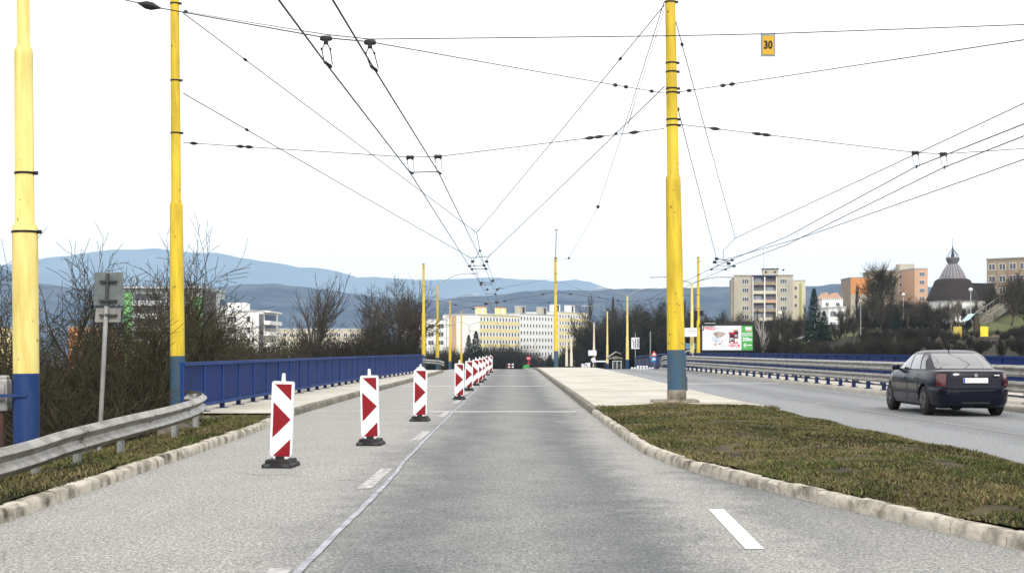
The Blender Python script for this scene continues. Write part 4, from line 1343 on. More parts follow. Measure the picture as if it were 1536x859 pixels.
# far cars just over the crest: full small bodies, mostly hidden by the road
def far_car(px, py, Y, col, lab):
    p = at(px, py, Y)
    t = empty('parked_car', (p.x, Y, p.z), 0, lab, 'car')
    mb = MB(); mb.prism([(-.85, .3), (.85, .3), (.86, .75), (.8, .95), (-.8, .95), (-.86, .75)], -2.1, 2.1)
    mb.prism([(-.78, .94), (.78, .94), (.62, 1.38), (-.62, 1.38)], -1.2, 1.5); mb.build('body', col, t)
    mb = MB(); mb.prism([(-.66, 1.0), (.66, 1.0), (.55, 1.3), (-.55, 1.3)], -1.22, -1.201); mb.build('rear_window', M['glass'], t)
    for sx_ in (-1, 1):
        for yy in (-1.3, 1.3):
            mb = MB(); mb.tube([(sx_ * .72, yy, .31), (sx_ * .88, yy, .31)], .31, 14); mb.build('wheel', M['black_rubber'], t, True)
white_car = mat('white_car_paint', (.75, .76, .78), .3, coat=.5)
far_car(761, 566, 240, white_car, 'white car nearly hidden beyond the crest, left of the green box')
far_car(782.5, 566, 244, white_car, 'white car nearly hidden beyond the crest, directly left of the green box')

# ------------------------------------------------------------------ dark saloon car
def make_car():
    t = empty('saloon_car', (10.1, 30.45, 0), 0, 'dark blue-black saloon car driving away on the opposite carriageway', 'car')
    paint = mat('car_paint', (.002, .003, .010), .3, coat=.45)
    paint.node_tree.nodes['Principled BSDF'].inputs['Specular IOR Level'].default_value = .08
    trim = mat('car_trim', (.018, .018, .022), .55)
    L = 4.8
    N = 72
    def ray(a, n):
        # angle spread so that the corners get enough points
        q = a / (math.pi / 2); k = math.floor(q); f = q - k
        f = .5 + math.copysign(abs(2 * f - 1) ** 1.5, 2 * f - 1) / 2
        a = (k + f) * math.pi / 2
        c, s_ = math.cos(a), math.sin(a)
        r = (abs(c) ** n + abs(s_) ** n) ** (-1 / n)
        return c * r, s_ * r
    def outline(xr, xf, hw, e_r=.32, e_f=.42):
        pts = []
        for k in range(N):
            a = 2 * math.pi * k / N
            c, s_ = math.cos(a), math.sin(a)
            cy = (xr + xf) / 2; hl = (xf - xr) / 2
            u, v = ray(a, 4.2 if s_ > 0 else 6.5)
            pts.append((hw * u, cy + hl * v))
        return pts
    lv = [(.19, .25, 4.55, .74), (.24, .06, 4.74, .83), (.34, .0, 4.80, .865), (.50, -.02, 4.80, .875), (.60, -.01, 4.79, .882), (.63, .06, 4.76, .880), (.66, .07, 4.75, .882),
          (.80, .07, 4.70, .878), (.92, .09, 4.62, .855), (.985, .13, 4.55, .82), (1.015, .24, 4.4, .75), (1.03, .6, 4.2, .55)]
    def warp(x, y, z):
        f = 1.0
        if y > 3.0:
            k = (y - 3.0) / 1.8
            f = 1 - .25 * k ** 1.6
        if z > .6: z = .6 + (z - .6) * (1 - (1 - f) * 1.9)
        w = 1.0
        if y > 3.6: w -= .10 * ((y - 3.6) / 1.2) ** 2
        if y < .9: w -= .045 * ((.9 - y) / .9) ** 2
        return (x * w, y, z)
    vs = []; fs = []
    for (z, a, b, hw) in lv:
        for (px, py) in outline(a, b, hw): vs.append(warp(px, py, z))
    for k in range(len(lv) - 1):
        for j in range(N):
            j2 = (j + 1) % N
            fs.append((k * N + j, k * N + j2, (k + 1) * N + j2, (k + 1) * N + j))
    fs.append(tuple(range(N - 1, -1, -1))); e = (len(lv) - 1) * N; fs.append(tuple(e + j for j in range(N)))
    mb = MB(); mb.add(vs, fs)
    body = mb.build('body', paint, t, True)
    # wheel arches cut out
    cut = MB()
    for yy in (1.0, 3.80):
        for s_ in (-1, 1):
            a = (s_ * .60, yy, .33); b = (s_ * 1.0, yy, .33)
            cut.tube([a, b] if s_ > 0 else [b, a], .375, 32)
    co_ = cut.build('cutter', trim)
    co_.parent = t
    bpy.context.view_layer.update()
    md = body.modifiers.new('arch', 'BOOLEAN'); md.object = co_; md.operation = 'DIFFERENCE'; md.solver = 'EXACT'
    dg = bpy.context.evaluated_depsgraph_get()
    me = bpy.data.meshes.new_from_object(body.evaluated_get(dg))
    body.modifiers.clear(); body.data = me
    bpy.data.objects.remove(co_)
    # cabin
    cl = [(.97, .62, 3.62, .80), (1.06, .84, 3.40, .775), (1.18, 1.10, 3.10, .74), (1.30, 1.38, 2.80, .69), (1.385, 1.60, 2.58, .64), (1.425, 1.76, 2.46, .58), (1.448, 2.0, 2.3, .45), (1.455, 2.1, 2.2, .2)]
    def oc(xr, xf, hw):
        pts = []
        for k in range(N):
            a = 2 * math.pi * k / N; c, s_ = math.cos(a), math.sin(a)
            pts.append((hw * math.copysign(abs(c) ** .30, c), (xr + xf) / 2 + (xf - xr) / 2 * math.copysign(abs(s_) ** .36, s_)))
        return pts
    vs = []; fs = []
    for (z, a, b, hw) in cl:
        for (px, py) in oc(a, b, hw): vs.append((px, py, z))
    for k in range(len(cl) - 1):
        for j in range(N):
            j2 = (j + 1) % N; fs.append((k * N + j, k * N + j2, (k + 1) * N + j2, (k + 1) * N + j))
    fs.append(tuple((len(cl) - 1) * N + j for j in range(N)))
    mb = MB(); mb.add(vs, fs); mb.build('cabin', paint, t, True)
    # glass
    def cab(z):
        for (z0, a0, b0, h0), (z1, a1, b1, h1) in zip(cl, cl[1:]):
            if z0 <= z <= z1:
                u = (z - z0) / (z1 - z0); return a0 + (a1 - a0) * u, b0 + (b1 - b0) * u, h0 + (h1 - h0) * u
    gm = glass_mat('car_glass', (.03, .035, .04), .05); gm.node_tree.nodes['Principled BSDF'].inputs['Coat Weight'].default_value = 1
    gm.node_tree.nodes['Principled BSDF'].inputs['Coat IOR'].default_value = 2.0
    gm.node_tree.nodes['Principled BSDF'].inputs['Specular IOR Level'].default_value = 1.0
    def patch(name, fn, nu, nv, m):
        vs = []; fs = []
        for i in range(nv + 1):
            for j in range(nu + 1): vs.append(fn(j / nu, i / nv))
        w1 = nu + 1
        for i in range(nv):
            for j in range(nu): fs.append((i * w1 + j, i * w1 + j + 1, (i + 1) * w1 + j + 1, (i + 1) * w1 + j))
        mb = MB(); mb.add(vs, fs); return mb.build(name, m, t, True)
    def sf(hw, ratio, e=.30, e2=.36):
        a = math.acos(max(-1, min(1, math.copysign(abs(ratio) ** (1 / e), ratio))))
        return abs(math.sin(a)) ** e2
    def rearw(u, v):
        z = 1.035 + .335 * v; a, b, h = cab(z); x = (u * 2 - 1) * (.80 if v < .1 else .82) * h
        ry = (a + b) / 2 - (b - a) / 2 * sf(h, x / h)
        return (x, ry - .012, z + .008)
    patch('rear_window', rearw, 20, 8, gm)
    def frontw(u, v):
        z = 1.03 + .34 * v; a, b, h = cab(z); x = (u * 2 - 1) * .84 * h
        return (x, (a + b) / 2 + (b - a) / 2 * sf(h, x / h) + .012, z + .008)
    patch('windscreen', frontw, 20, 8, gm)
    # window bands: rear quarter, rear door, front door
    for s_ in (-1, 1):
        for (y0b, y0t, y1b, y1t) in ((1.12, 1.50, 1.42, 1.60), (1.48, 1.66, 2.22, 2.22), (2.28, 2.28, 3.14, 2.66)):
            def side(u, v, s_=s_, y0b=y0b, y0t=y0t, y1b=y1b, y1t=y1t):
                z = 1.025 + .33 * v; a, b, h = cab(z)
                ya = y0b + (y0t - y0b) * v; yb = y1b + (y1t - y1b) * v
                y = ya + (yb - ya) * u
                ty = (y - (a + b) / 2) / ((b - a) / 2)
                ty = max(-1, min(1, ty)); an = math.asin(math.copysign(abs(ty) ** (1 / .36), ty))
                x = h * abs(math.cos(an)) ** .30
                return (s_ * (x + .010), y, z)
            patch('side_window', side, 8, 6, gm)
    red = mat('tail_lamp_red', (.05, .002, .003), .2, (.10, .006, .006), 14, coat=1.0)
    def surf_x(z):
        for (z0, a0, b0, h0), (z1, a1, b1, h1) in zip(lv, lv[1:]):
            if z0 <= z <= z1:
                u = (z - z0) / (z1 - z0); return a0 + (a1 - a0) * u, b0 + (b1 - b0) * u, h0 + (h1 - h0) * u
    def tail(s_):
        vs = []; fs = []; nu, nv = 8, 5
        for i in range(nv + 1):
            z = .665 + .27 * i / nv
            a, b, h = surf_x(z)
            pts = outline(a, b, h)
            # walk the outline around the rear corner
            seq = []
            for q in range(nu + 1):
                e_ = 6.5
                if q <= 4: u = .74 + .04 * q; v = -(1 - u ** e_) ** (1 / e_)
                else:
                    v0 = -(1 - .90 ** e_) ** (1 / e_); v = v0 + (-.915 - v0) * (q - 4) / 4; u = (1 - abs(v) ** e_) ** (1 / e_)
                x = h * u; y = (a + b) / 2 + (b - a) / 2 * v
                x, y, zz = warp(x, y, z)
                dx = 1 if q > 3 else 0
                vs.append((s_ * (x + .012 * max(0, dx)), y - .014, zz))
        w1 = nu + 1
        for i in range(nv):
            for j in range(nu): fs.append((i * w1 + j, i * w1 + j + 1, (i + 1) * w1 + j + 1, (i + 1) * w1 + j))
        mb = MB(); mb.add(vs, fs); mb.build('tail_light', red, t, True)
    tail(-1); tail(1)
    # number plate, blurred in the photograph: left without characters
    mb = MB(); mb.box(-.27, .27, -.0, .03, .735, .845, .006); pl = mb.build('number_plate', mat('plate_white', (.72, .72, .76), .4), t)
    pl.location = (0, .035, 0)
    mb = MB(); mb.box(-.268, -.235, .028, .034, .737, .843); mb.build('plate_strip', mat('plate_blue', (.03, .05, .4), .4), t)
    mb = MB(); mb.box(-.62, .62, .02, .07, .50, .60, .015); mb.build('bumper_step', trim, t)
    mb = MB(); mb.tube([(0, .05, .905), (0, .02, .905)], .042, 14); mb.build('badge', mat('chrome', (.8, .8, .82), .15, metal=1), t, True)
    mb = MB(); mb.box(.40, .52, .035, .06, .885, .915, .004); mb.build('lettering', mat('chrome_text', (.7, .7, .72), .2, metal=1), t)
    for s_ in (-1, 1):
        mb = MB(); mb.tube([(s_ * .05 - .03, .03, .25), (s_ * .05 + .03, .03, .25)], .012, 6)
    mb = MB(); mb.box(-.30, .30, .01, .06, .285, .34); mb.build('lower_grille', trim, t)
    # doors: thin dark shut lines, side moulding, handles
    mb = MB()
    for s_ in (-1, 1):
        for y in (1.38, 2.25, 3.35):
            mb.box(s_ * .884 - .003, s_ * .884 + .003, y - .006, y + .006, .32, .95)
        mb.box(s_ * .880 - .012, s_ * .880 + .014, 1.42, 3.36, .47, .53, .004)
    mb.build('side_moulding', trim, t)
    for s_ in (-1, 1):
        for y in (1.55, 2.42):
            mb = MB(); mb.box(s_ * .885 - .015, s_ * .885 + .02, y, y + .17, .80, .83, .006); mb.build('door_handle', paint, t)
        mb = MB(); mb.box(s_ * .82 - .03, s_ * .82 + .03, 2.95, 3.05, .98, 1.02); mb.box(min(s_ * .84, s_ * 1.02), max(s_ * .84, s_ * 1.02), 2.93, 3.06, .99, 1.12, .03)
        mb.build('mirror', paint, t, True)
        mb = MB(); mb.tube([(s_ * .66, 3.6, .55), (s_ * .66, 3.61, .55)], .01, 4)
    tyre = mat('tyre', (.012, .012, .012), .75, (.03, .03, .028), 20)
    rim = mat('rim', (.10, .10, .11), .4, metal=.6)
    for yy in (1.0, 3.80):
        for s_ in (-1, 1):
            x0, x1 = s_ * .655, s_ * .865
            mb = MB(); pts = [(x0, yy, .325), (x0 + s_ * .02, yy, .325), (x1 - s_ * .02, yy, .325), (x1, yy, .325)]
            mb.tube(pts, [.29, .325, .325, .29], 28); wh = mb.build('wheel', tyre, t, True)
            mb = MB(); mb.tube([(x1 - s_ * .01, yy, .325), (x1 + s_ * .012, yy, .325)], [.20, .18], 20)
            for q in range(7):
                a = q * 2 * math.pi / 7; mb.tube([(x1 + s_ * .014, yy + .06 * math.cos(a), .325 + .06 * math.sin(a)), (x1 + s_ * .014, yy + .18 * math.cos(a), .325 + .18 * math.sin(a))], .016, 6)
            mb.build('rim', rim, wh, True)
    mb = MB(); mb.box(-.62, .62, .5, 4.2, .17, .30); mb.box(-.2, -.05, .1, .6, .2, .28); mb.build('underbody', trim, t)
    mb = MB(); mb.tube([(0, 1.95, 1.44), (0, 1.86, 1.56), (0, 1.80, 1.66)], [.014, .009, .006], 6); mb.build('antenna', M['black'], t)
    # headrests and shelf seen as dark shapes
    return t


make_car()

# ------------------------------------------------------------------ billboard
p = at(1091, 506.5, 140)
t = empty('billboard', (p.x, 140, p.z), -.04, 'wide billboard with a white food advert and a green panel reading 300m', 'billboard')
mb = MB(); mb.box(-2.72, 2.72, -.10, .25, -1.40, 1.38, .04); mb.build('frame', M['black'], t)
mb = MB(); mb.box(-2.5, 1.38, -.125, -.102, -1.22, 1.22); mb.build('poster', M['white_plastic'], t)
mb = MB(); mb.box(1.383, 2.5, -.125, -.102, -1.22, 1.22); mb.build('green_poster', mat('poster_green', (.04, .30, .06), .5, (.10, .42, .09), .5), t)
pink = mat('poster_pink', (.75, .05, .13), .5)
text('FEEZm', .36, pink, t, (-1.72, -.128, .93), bold=.012); text('Th', .2, M['galv_dull'], t, (-.92, -.128, .93))
text('HCLUKART', .24, M['white_plastic'], t, (1.95, -.13, .42), bold=.01, sx=.85)
mb = MB(); mb.box(1.47, 2.48, -.129, -.126, .20, .27); mb.build('underline', M['white_plastic'], t)
text('300m', .52, M['white_plastic'], t, (1.97, -.13, -.16), bold=.02, sx=.82)
mb = MB(); mb.prism([(1.56, -.72), (1.80, -.48), (1.86, -.54), (1.74, -.68), (2.42, -.66), (2.42, -.78), (1.74, -.76), (1.86, -.92), (1.80, -.98)], -.131, -.127); mb.build('arrow', M['white_plastic'], t)
mb = MB(); mb.prism([(1.80, .80), (2.38, .80), (2.38, 1.08), (1.74, 1.08)], -.131, -.127); mb.build('white_field', M['white_plastic'], t)
mb = MB(); mb.prism([(1.86, .66), (2.42, .66), (2.42, .80), (1.80, .80)], -.131, -.127); mb.build('salmon_field', M['salmon'], t)
jam = mat('poster_dark_red', (.08, .01, .015), .5); lid = mat('poster_lid', (.38, .02, .05), .5)
mb = MB(); mb.box(.20, .72, -.129, -.126, -.40, .42); mb.box(.62, 1.06, -.1288, -.1262, -.05, .70); mb.build('printed_jar', jam, t)
mb = MB(); mb.box(.12, .78, -.131, -.1295, .36, .56); mb.build('printed_lid', lid, t)
mb = MB(); mb.box(.58, 1.08, -.131, -.1295, .68, .84); mb.build('printed_lid', M['salmon'], t)
mb = MB()
for (x0, x1, z0, z1) in ((.28, .6, -.06, .0), (.28, .66, -.2, -.13), (.72, 1.0, .12, .18), (.7, 1.0, .26, .31), (.28, .36, -.3, -.06)): mb.box(x0, x1, -.132, -.1296, z0, z1)
mb.build('printed_label', M['white_plastic'], t)
mb = MB()
for q in range(26):
    x = rng.uniform(.15, 1.15); z = rng.uniform(-.92, -.35); r_ = rng.uniform(.05, .1)
    mb.mat(q % 2).prism([(x + r_ * math.cos(a), z + r_ * .8 * math.sin(a)) for a in [k * math.pi / 4 for k in range(8)]], -.132 - q * .0001, -.127)
mb.build('printed_fruit', [lid, pink], t)
mb = MB(); mb.prism([(-1.45, .45), (-1.0, .62), (-.35, .55), (-.15, .38), (-.6, .1), (-.95, -.05), (-1.2, .1)], -.129, -.126); mb.build('printed_tray', mat('poster_brown', (.25, .14, .12), .5, (.5, .45, .45), 3), t)
mb = MB(); mb.prism([(-1.6, .05), (-1.5, .1), (-.9, -.4), (-1.05, -.45)], -.129, -.126); mb.prism([(-1.3, .1), (-1.2, .1), (-.7, -.3), (-.85, -.32)], -.1292, -.1262); mb.build('printed_ribbon', mat('poster_blue', (.35, .5, .7), .5), t)
mb = MB()
for q in range(16):
    x = rng.uniform(-1.5, -.3); z = rng.uniform(-.95, -.3); r_ = rng.uniform(.03, .075)
    mb.mat(q % 3).prism([(x + r_ * math.cos(a), z + r_ * .8 * math.sin(a)) for a in [k * math.pi / 3 for k in range(6)]], -.131 - q * .0001, -.127)
mb.build('printed_pieces', [lid, M['black'], M['cream']], t)
for x in (-1.8, 1.8):
    mb = MB(); mb.box(x - .12, x + .12, 0, .2, -6, -1.38); mb.build('leg', M['dark_metal'], t)
mb = MB(); mb.box(-2.3, -1.2, -.5, -.1, 1.42, 1.48); mb.box(-2.3, -1.2, -.5, -.1, -1.56, -1.5); mb.box(.3, 1.4, -.5, -.1, -1.56, -1.5); mb.build('lamp_bar', M['lamp'], t)

# direction board left of the billboard and the blue sign below it
p = at(1036, 498, 130)
t = empty('direction_board', (p.x, 130, p.z), 0, 'white direction board with small lettering in front of the double-armed lamp', 'sign')
mb = MB(); mb.box(-.58, .58, -.1, -.05, -.42, .40, .01); mb.build('panel', M['white_plastic'], t)
mb = MB()
for z in (.27, .12, -.08):
    mb.box(-.5, -.4, -.106, -.102, z - .02, z + .02); mb.box(-.25 if z > 0 else .2, .45, -.106, -.102, z - .018, z + .018)
mb.build('lettering', M['galv_dull'], t)
mb = MB(); mb.tube([(-.5, 0, -3.5), (-.5, 0, -.3)], .05, 6); mb.tube([(.5, 0, -3.5), (.5, 0, -.3)], .05, 6); mb.build('post', M['dark_metal'], t)
p = at(1034, 519, 132)
t = empty('blue_sign', (p.x, 132, p.z), 0, 'pale blue sign below the white direction board', 'sign')
mb = MB(); mb.box(-.5, .55, -.05, 0, -.25, .28, .01); mb.build('panel', mat('sign_pale_blue', (.10, .30, .48), .5, (.2, .42, .6), 2), t)
mb = MB(); mb.tube([(0, .02, -3), (0, .02, -.2)], .04, 6); mb.build('post', M['dark_metal'], t)
# pale hoop beside the big pole
p = at(1029, 535, 100)
mb = MB(); mb.tube([(.33 * math.cos(a), 0, .42 * math.sin(a)) for a in [k * math.pi / 10 for k in range(11)]], .05, 8)
mb.tube([(.33, 0, 0), (.33, 0, -.5)], .05, 8); mb.tube([(-.33, 0, 0), (-.33, 0, -.5)], .05, 8)
o = mb.build('hoop_stand', M['pathm'], None, True); o.location = (12.6, 100, 1.0 + road_z(100)); setp(o, 'pale bent hoop above the guardrail right of the island pole', 'hoop')

# ------------------------------------------------------------------ buildings
WM = {}


def win_mesh(w_, h_, fm='frame', gm='glass', mull=1):
    key = (round(w_, 2), round(h_, 2), fm, gm, mull)
    if key in WM: return WM[key]
    mb = MB(); f = min(.09, w_ * .08)
    mb.mat(0)
    mb.box(-w_ / 2, w_ / 2, -.05, .05, -h_ / 2, -h_ / 2 + f); mb.box(-w_ / 2, w_ / 2, -.05, .05, h_ / 2 - f, h_ / 2)
    mb.box(-w_ / 2, -w_ / 2 + f, -.05, .05, -h_ / 2 + f, h_ / 2 - f); mb.box(w_ / 2 - f, w_ / 2, -.05, .05, -h_ / 2 + f, h_ / 2 - f)
    for q in range(mull):
        x = -w_ / 2 + w_ * (q + 1) / (mull + 1); mb.box(x - f * .5, x + f * .5, -.045, .045, -h_ / 2 + f, h_ / 2 - f)
    mb.mat(1); mb.box(-w_ / 2 + f, w_ / 2 - f, -.02, .02, -h_ / 2 + f, h_ / 2 - f)
    o = mb.build('window', [M[fm], M[gm]]); me = o.data; bpy.data.objects.remove(o)
    WM[key] = me; return me


def building(label, x, y, ang, W, D, zb, zt, wall, cat='apartment block', group=None, name='apartment_block'):
    t = empty(name, (x, y, zb), ang, label, cat, group)
    mb = MB(); mb.box(0, W, 0, D, -3, zt - zb); mb.build('wall', M[wall], t)
    mb = MB(); mb.box(-.15, W + .15, -.15, D + .15, zt - zb + .003, zt - zb + .35); mb.build('roof_edge', M['beige_dk'] if wall in ('beige', 'tan') else M['pale_grey'], t)
    t['H'] = zt - zb
    return t


def part_box(t, name, m, *b):
    mb = MB(); mb.box(*b); return mb.build(name, m if not isinstance(m, str) else M[m], t)


def windows(t, us, zs, w_, h_, y=-.03, face=0, D=0, limit=100, **k):
    """zs heights below the roof; face 0 front, 1 right side (x=W), 2 left side"""
    me = win_mesh(w_, h_, **k)
    n = 0; rest = []
    for z in zs:
        for u in us:
            if n < limit:
                o = link('window', me, t)
                if face == 0: o.location = (u, y, t['H'] - z)
                elif face == 1: o.location = (D - y * 1 if False else D + .03, u, t['H'] - z); o.rotation_euler = (0, 0, R(90))
                else: o.location = (-.03, u, t['H'] - z); o.rotation_euler = (0, 0, R(-90))
            else: rest.append((u, z))
            n += 1
    if rest:
        mb = MB()
        for u, z in rest:
            zz = t['H'] - z
            mb.mat(0).box(u - w_ / 2, u + w_ / 2, -.05, .01, zz - h_ / 2, zz + h_ / 2)
            mb.mat(1).box(u - w_ / 2 + .06, u + w_ / 2 - .06, -.07, -.052, zz - h_ / 2 + .06, zz + h_ / 2 - .06)
        o = mb.build('lower_windows', [M['frame'], M['glass']], t); o['kind'] = 'stuff'


# long yellow and white block at the end of the road
A = math.atan2(.847, .53)
d = Vector((.53, .847))
B0 = Vector((-12.1, 520))
blocks = [(0, 28.5, 14.6, 'left third of the long block, white with yellow bands and a blank white gable', True, 13),
          (28.5, 30.1, 15.5, 'plain white middle third of the long block at the end of the road', False, 13),
          (58.6, 25.3, 16.9, 'right third of the long block, white with yellow bands, behind bare trees', True, 11)]
for s0, W, zt, lab, yel, nw in blocks:
    p = B0 + d * s0
    t = building(lab, p.x, p.y, A, W - .02, 16.6, -16, zt, 'white', group='sections of the long block at the end of the road')
    pitch = W / nw
    us = [pitch * (k + .5) for k in range(nw)]
    rows = [1.6 + 2.8 * k for k in range(7)] if nw > 11 else [1.6 + 2.8 * k for k in range(8)]
    windows(t, us, rows, 1.08, 1.45, mull=0, fm='frame')
    mb = MB()
    for z in [1.6 + 2.8 * k for k in range(7, 10)]:
        for u in us: mb.box(u - .5, u + .5, -.05, .02, t['H'] - z - .65, t['H'] - z + .65)
    o = mb.build('lower_windows', M['glass'], t); o['kind'] = 'stuff'
    if yel:
        for k in range(9):
            z = t['H'] - (3.0 + 2.8 * k); part_box(t, 'yellow_band', 'bandy', -.02, W - .03, -.06, -.003, z - .62, z + .62)
        part_box(t, 'yellow_band', 'bandy', -.02, W - .03, -.06, -.003, t['H'] - .55, t['H'] - .02)
    for fx in ((.22, 'bandy'), (.70, 'bandy')) if s0 == 0 else (((.2, 'beige'), (.75, 'beige')) if s0 < 50 else ((.12, 'white'), (.60, 'white'))):
        u0 = W * fx[0] - 1.0
        part_box(t, 'lift_house', fx[1], u0, u0 + 4.4, 3, 5.4, t['H'] + .36, t['H'] + 3.1)
        part_box(t, 'lift_house_roof', 'orange' if s0 == 0 else 'pale_grey', u0 - .15, u0 + 4.5, 2.9, 5.5, t['H'] + 3.105, t['H'] + 3.35)
        if s0 == 0: part_box(t, 'door', 'white', u0 + .9, u0 + 2.3, 2.9, 2.99, t['H'] + .4, t['H'] + 2.8)
        else: part_box(t, 'door', 'black', u0 + 1.9, u0 + 3.3, 2.9, 2.99, t['H'] + .4, t['H'] + 2.9)
    if s0 == 0:
        part_box(t, 'orange_stripe', 'salmon', -.05, -.003, 10.4, 12.6, t['H'] - 18, t['H'] - .1)
        mb = MB()
        for k in range(10): mb.tube([(6 + k * 2.0, 5, t['H'] + .3), (6 + k * 2.0, 5, t['H'] + 1.6)], .04, 4)
        mb.build('roof_vent', M['dark_metal'], t)

# low white house with dark windows left of the gable
zs_ = 460
t = building('white house with dark square windows left of the blank gable', *at(640, 500, 455).xy, 0, 6.2, 10, -14, at(0, 480, 455).z, 'white', 'house', name='house')
windows(t, [1.4, 4.6], [1.9, 4.6, 7.3], 1.9, 1.5, mull=1)
t = building('pale block with rows of dark windows and an orange roof box behind the dense tree', *at(598, 500, 460).xy, 0, 9.6, 12, -14, at(0, 484, 460).z, 'cream', 'apartment block')
windows(t, [1.2, 3.6, 6.0, 8.4], [1.6, 4.4, 7.2, 10], 1.7, 1.3)
part_box(t, 'roof_box', 'orange', 2.6, 7.0, 3, 7, t['H'] + .36, t['H'] + 2.6)
t = building('long low cream block glimpsed behind the two bare trees left of the centre', *at(402, 500, 430).xy, 0, 29, 12, -14, at(0, 494, 430).z, 'cream')
windows(t, [1 + 2.07 * k for k in range(14)], [1.7, 4.5, 7.3], 1.2, 1.3)
# white block
Zw = 355; s_ = F / Zw
t = building('white flat-roofed block with a rooftop box right of the green block', *at(337, 500, Zw).xy, 0, 58 / s_, 22, -12, at(0, 467, Zw).z, 'white')
windows(t, [1.9], [1.95, 4.75, 7.5, 10.3], 2.3, 1.5, mull=2)
windows(t, [6.1], [1.9, 4.7, 7.5, 10.3], .9, 1.6, mull=0)
part_box(t, 'rooftop_box', 'white', .3, 4.9, 2, 8, t['H'] + .36, t['H'] + 2.3)
for u in (.8, 2.9): part_box(t, 'vent', 'black', u, u + .5, 1.93, 1.99, t['H'] + 1.0, t['H'] + 1.5)
part_box(t, 'stair_shaft', 'grey_wall', 58 / s_ - 1.1, 58 / s_ + .1, -.12, -.004, -2, t['H'] - .6)
for k in range(5):
    z = t['H'] - 2.3 - 2.8 * k
    part_box(t, 'balcony', 'white', 58 / s_ + .003, 58 / s_ + 1.45, 1, 20, z - 1.0, z)
    part_box(t, 'balcony_door', 'glass', 58 / s_ + .003, 58 / s_ + .05, 2, 19, z + .05, z + 1.6)
part_box(t, 'balcony_roof', 'white', 58 / s_ + .003, 58 / s_ + 1.5, .9, 20, t['H'] - .2, t['H'] + .2)
# green block
Zg = 313; s_ = F / Zg
t = building('green block with white balconies seen through the bare trees on the left', *at(184, 500, Zg).xy, 0, 120 / s_, 24, -11, at(0, 435, Zg).z, 'pale_grey')
W = 120 / s_
for k in range(6):
    z = t['H'] - 3.4 - 2.85 * k
    part_box(t, 'balcony', 'pale_grey', 2.4, 9.0, -1.25, -.003, z - .1, z + 1.0)
    part_box(t, 'balcony_opening', 'glass', 2.6, 8.8, -.06, -.003, z + 1.05, z + 2.6)
    part_box(t, 'balcony', 'pale_grey', 10.2, 15.2, -1.25, -.003, z - .1, z + 1.0)
    part_box(t, 'balcony_opening', 'glass', 10.4, 15.0, -.06, -.003, z + 1.05, z + 2.6)
part_box(t, 'green_panel', mat('bright_green_render', (.15, .36, .15), .8), W - 2.3, W - .05, -.1, -.004, -2, t['H'] - 1.5)
part_box(t, 'green_panel', 'green', .02, 2.2, -.1, -.004, -2, t['H'] - .3)
part_box(t, 'gable_wall', 'grey_wall', W + .003, W + .08, .0, 14, -2, t['H'])
part_box(t, 'gable_wall', 'pale_grey', W + .003, W + .09, 14.1, 24, -2, t['H'])
for k in range(6):
    z = t['H'] - 3.0 - 2.85 * k
    part_box(t, 'side_balcony', 'pale_grey', W + .1, W + .8, 18, 24, z - 1, z + .1); part_box(t, 'loggia', 'glass', W + .09, W + .13, 18.2, 23.8, z + .12, z + 1.6)
part_box(t, 'roof_slab', 'pale_grey', -.3, W + .4, -1.2, 24.3, t['H'] + .36, t['H'] + .75)
mb = MB()
for x in (7, W - 2.5, W - 1.2): mb.tube([(x, 5, t['H']), (x, 5, t['H'] + 5)], .05, 4)
mb.build('aerial', M['dark_metal'], t)
# orange and pink low blocks far left
t = building('low orange and pink building behind the trees left of the green block', *at(104, 500, 380).xy, 0, 10, 12, -12, at(0, 491, 380).z, 'salmon', 'building', name='low_building')
part_box(t, 'orange_wing', 'orange', -.1, 3.3, -.3, -.004, 2, t['H'] - .1)
windows(t, [4.5, 6.5, 8.5], [1.8, 4.6], 1.3, 1.2)
t = building('pale yellow low building at the far left edge behind the trees', *at(-40, 500, 380).xy, 0, 13, 12, -12, at(0, 492, 380).z, 'bandy', 'building', name='low_building')
windows(t, [1.5, 4, 6.5, 9], [1.8, 4.6], 1.3, 1.2)
t = building('pale green and cream low building between the grey sign and the green block', *at(150, 500, 400).xy, 0, 9, 12, -12, at(0, 508, 400).z, 'cream', 'building', name='low_building')
windows(t, [1.5, 4, 6.5], [1.6, 4.0], 1.2, 1.2)

# beige block on the right
Zb = 442; s_ = F / Zb; W = 87 / s_
zt = at(0, 414, Zb).z
t = building('beige panel block with central balconies right of the billboard', *at(1101, 500, Zb).xy, R(-6), W, 12, -2, zt, 'beige')
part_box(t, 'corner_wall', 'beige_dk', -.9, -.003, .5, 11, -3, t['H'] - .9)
uL = 3.6; uR = 15.4
windows(t, [uL, uR], [1.7 + 2.8 * k for k in range(7)], 2.1, 1.45, mull=2)
for (u0, u1) in ((6.0, 9.3), (9.7, 13.0)):
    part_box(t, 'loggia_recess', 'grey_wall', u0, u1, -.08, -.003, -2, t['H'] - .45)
    for k in range(8):
        z = t['H'] - 2.9 - 2.8 * k
        mm = 'cream' if (k + int(u0)) % 3 else ('white' if k == 1 else 'tan')
        if k == 2 and u0 > 9: mm = 'salmon'
        part_box(t, 'balcony', mm, u0 + .05, u1 - .05, -1.0, -.09, z, z + 1.0)
        if (k + int(u0)) % 2 == 0: part_box(t, 'balcony_window', 'glass_lt', u0 + .4, u1 - .8, -.16, -.09, z + 1.02, z + 2.3)
part_box(t, 'pillar', 'white', 9.32, 9.68, -1.05, -.003, -2, t['H'] - .3)
part_box(t, 'pillar', 'white', 5.75, 5.98, -1.05, -.003, -2, t['H'] - .3); part_box(t, 'pillar', 'white', 13.02, 13.2, -1.05, -.003, -2, t['H'] - .3)
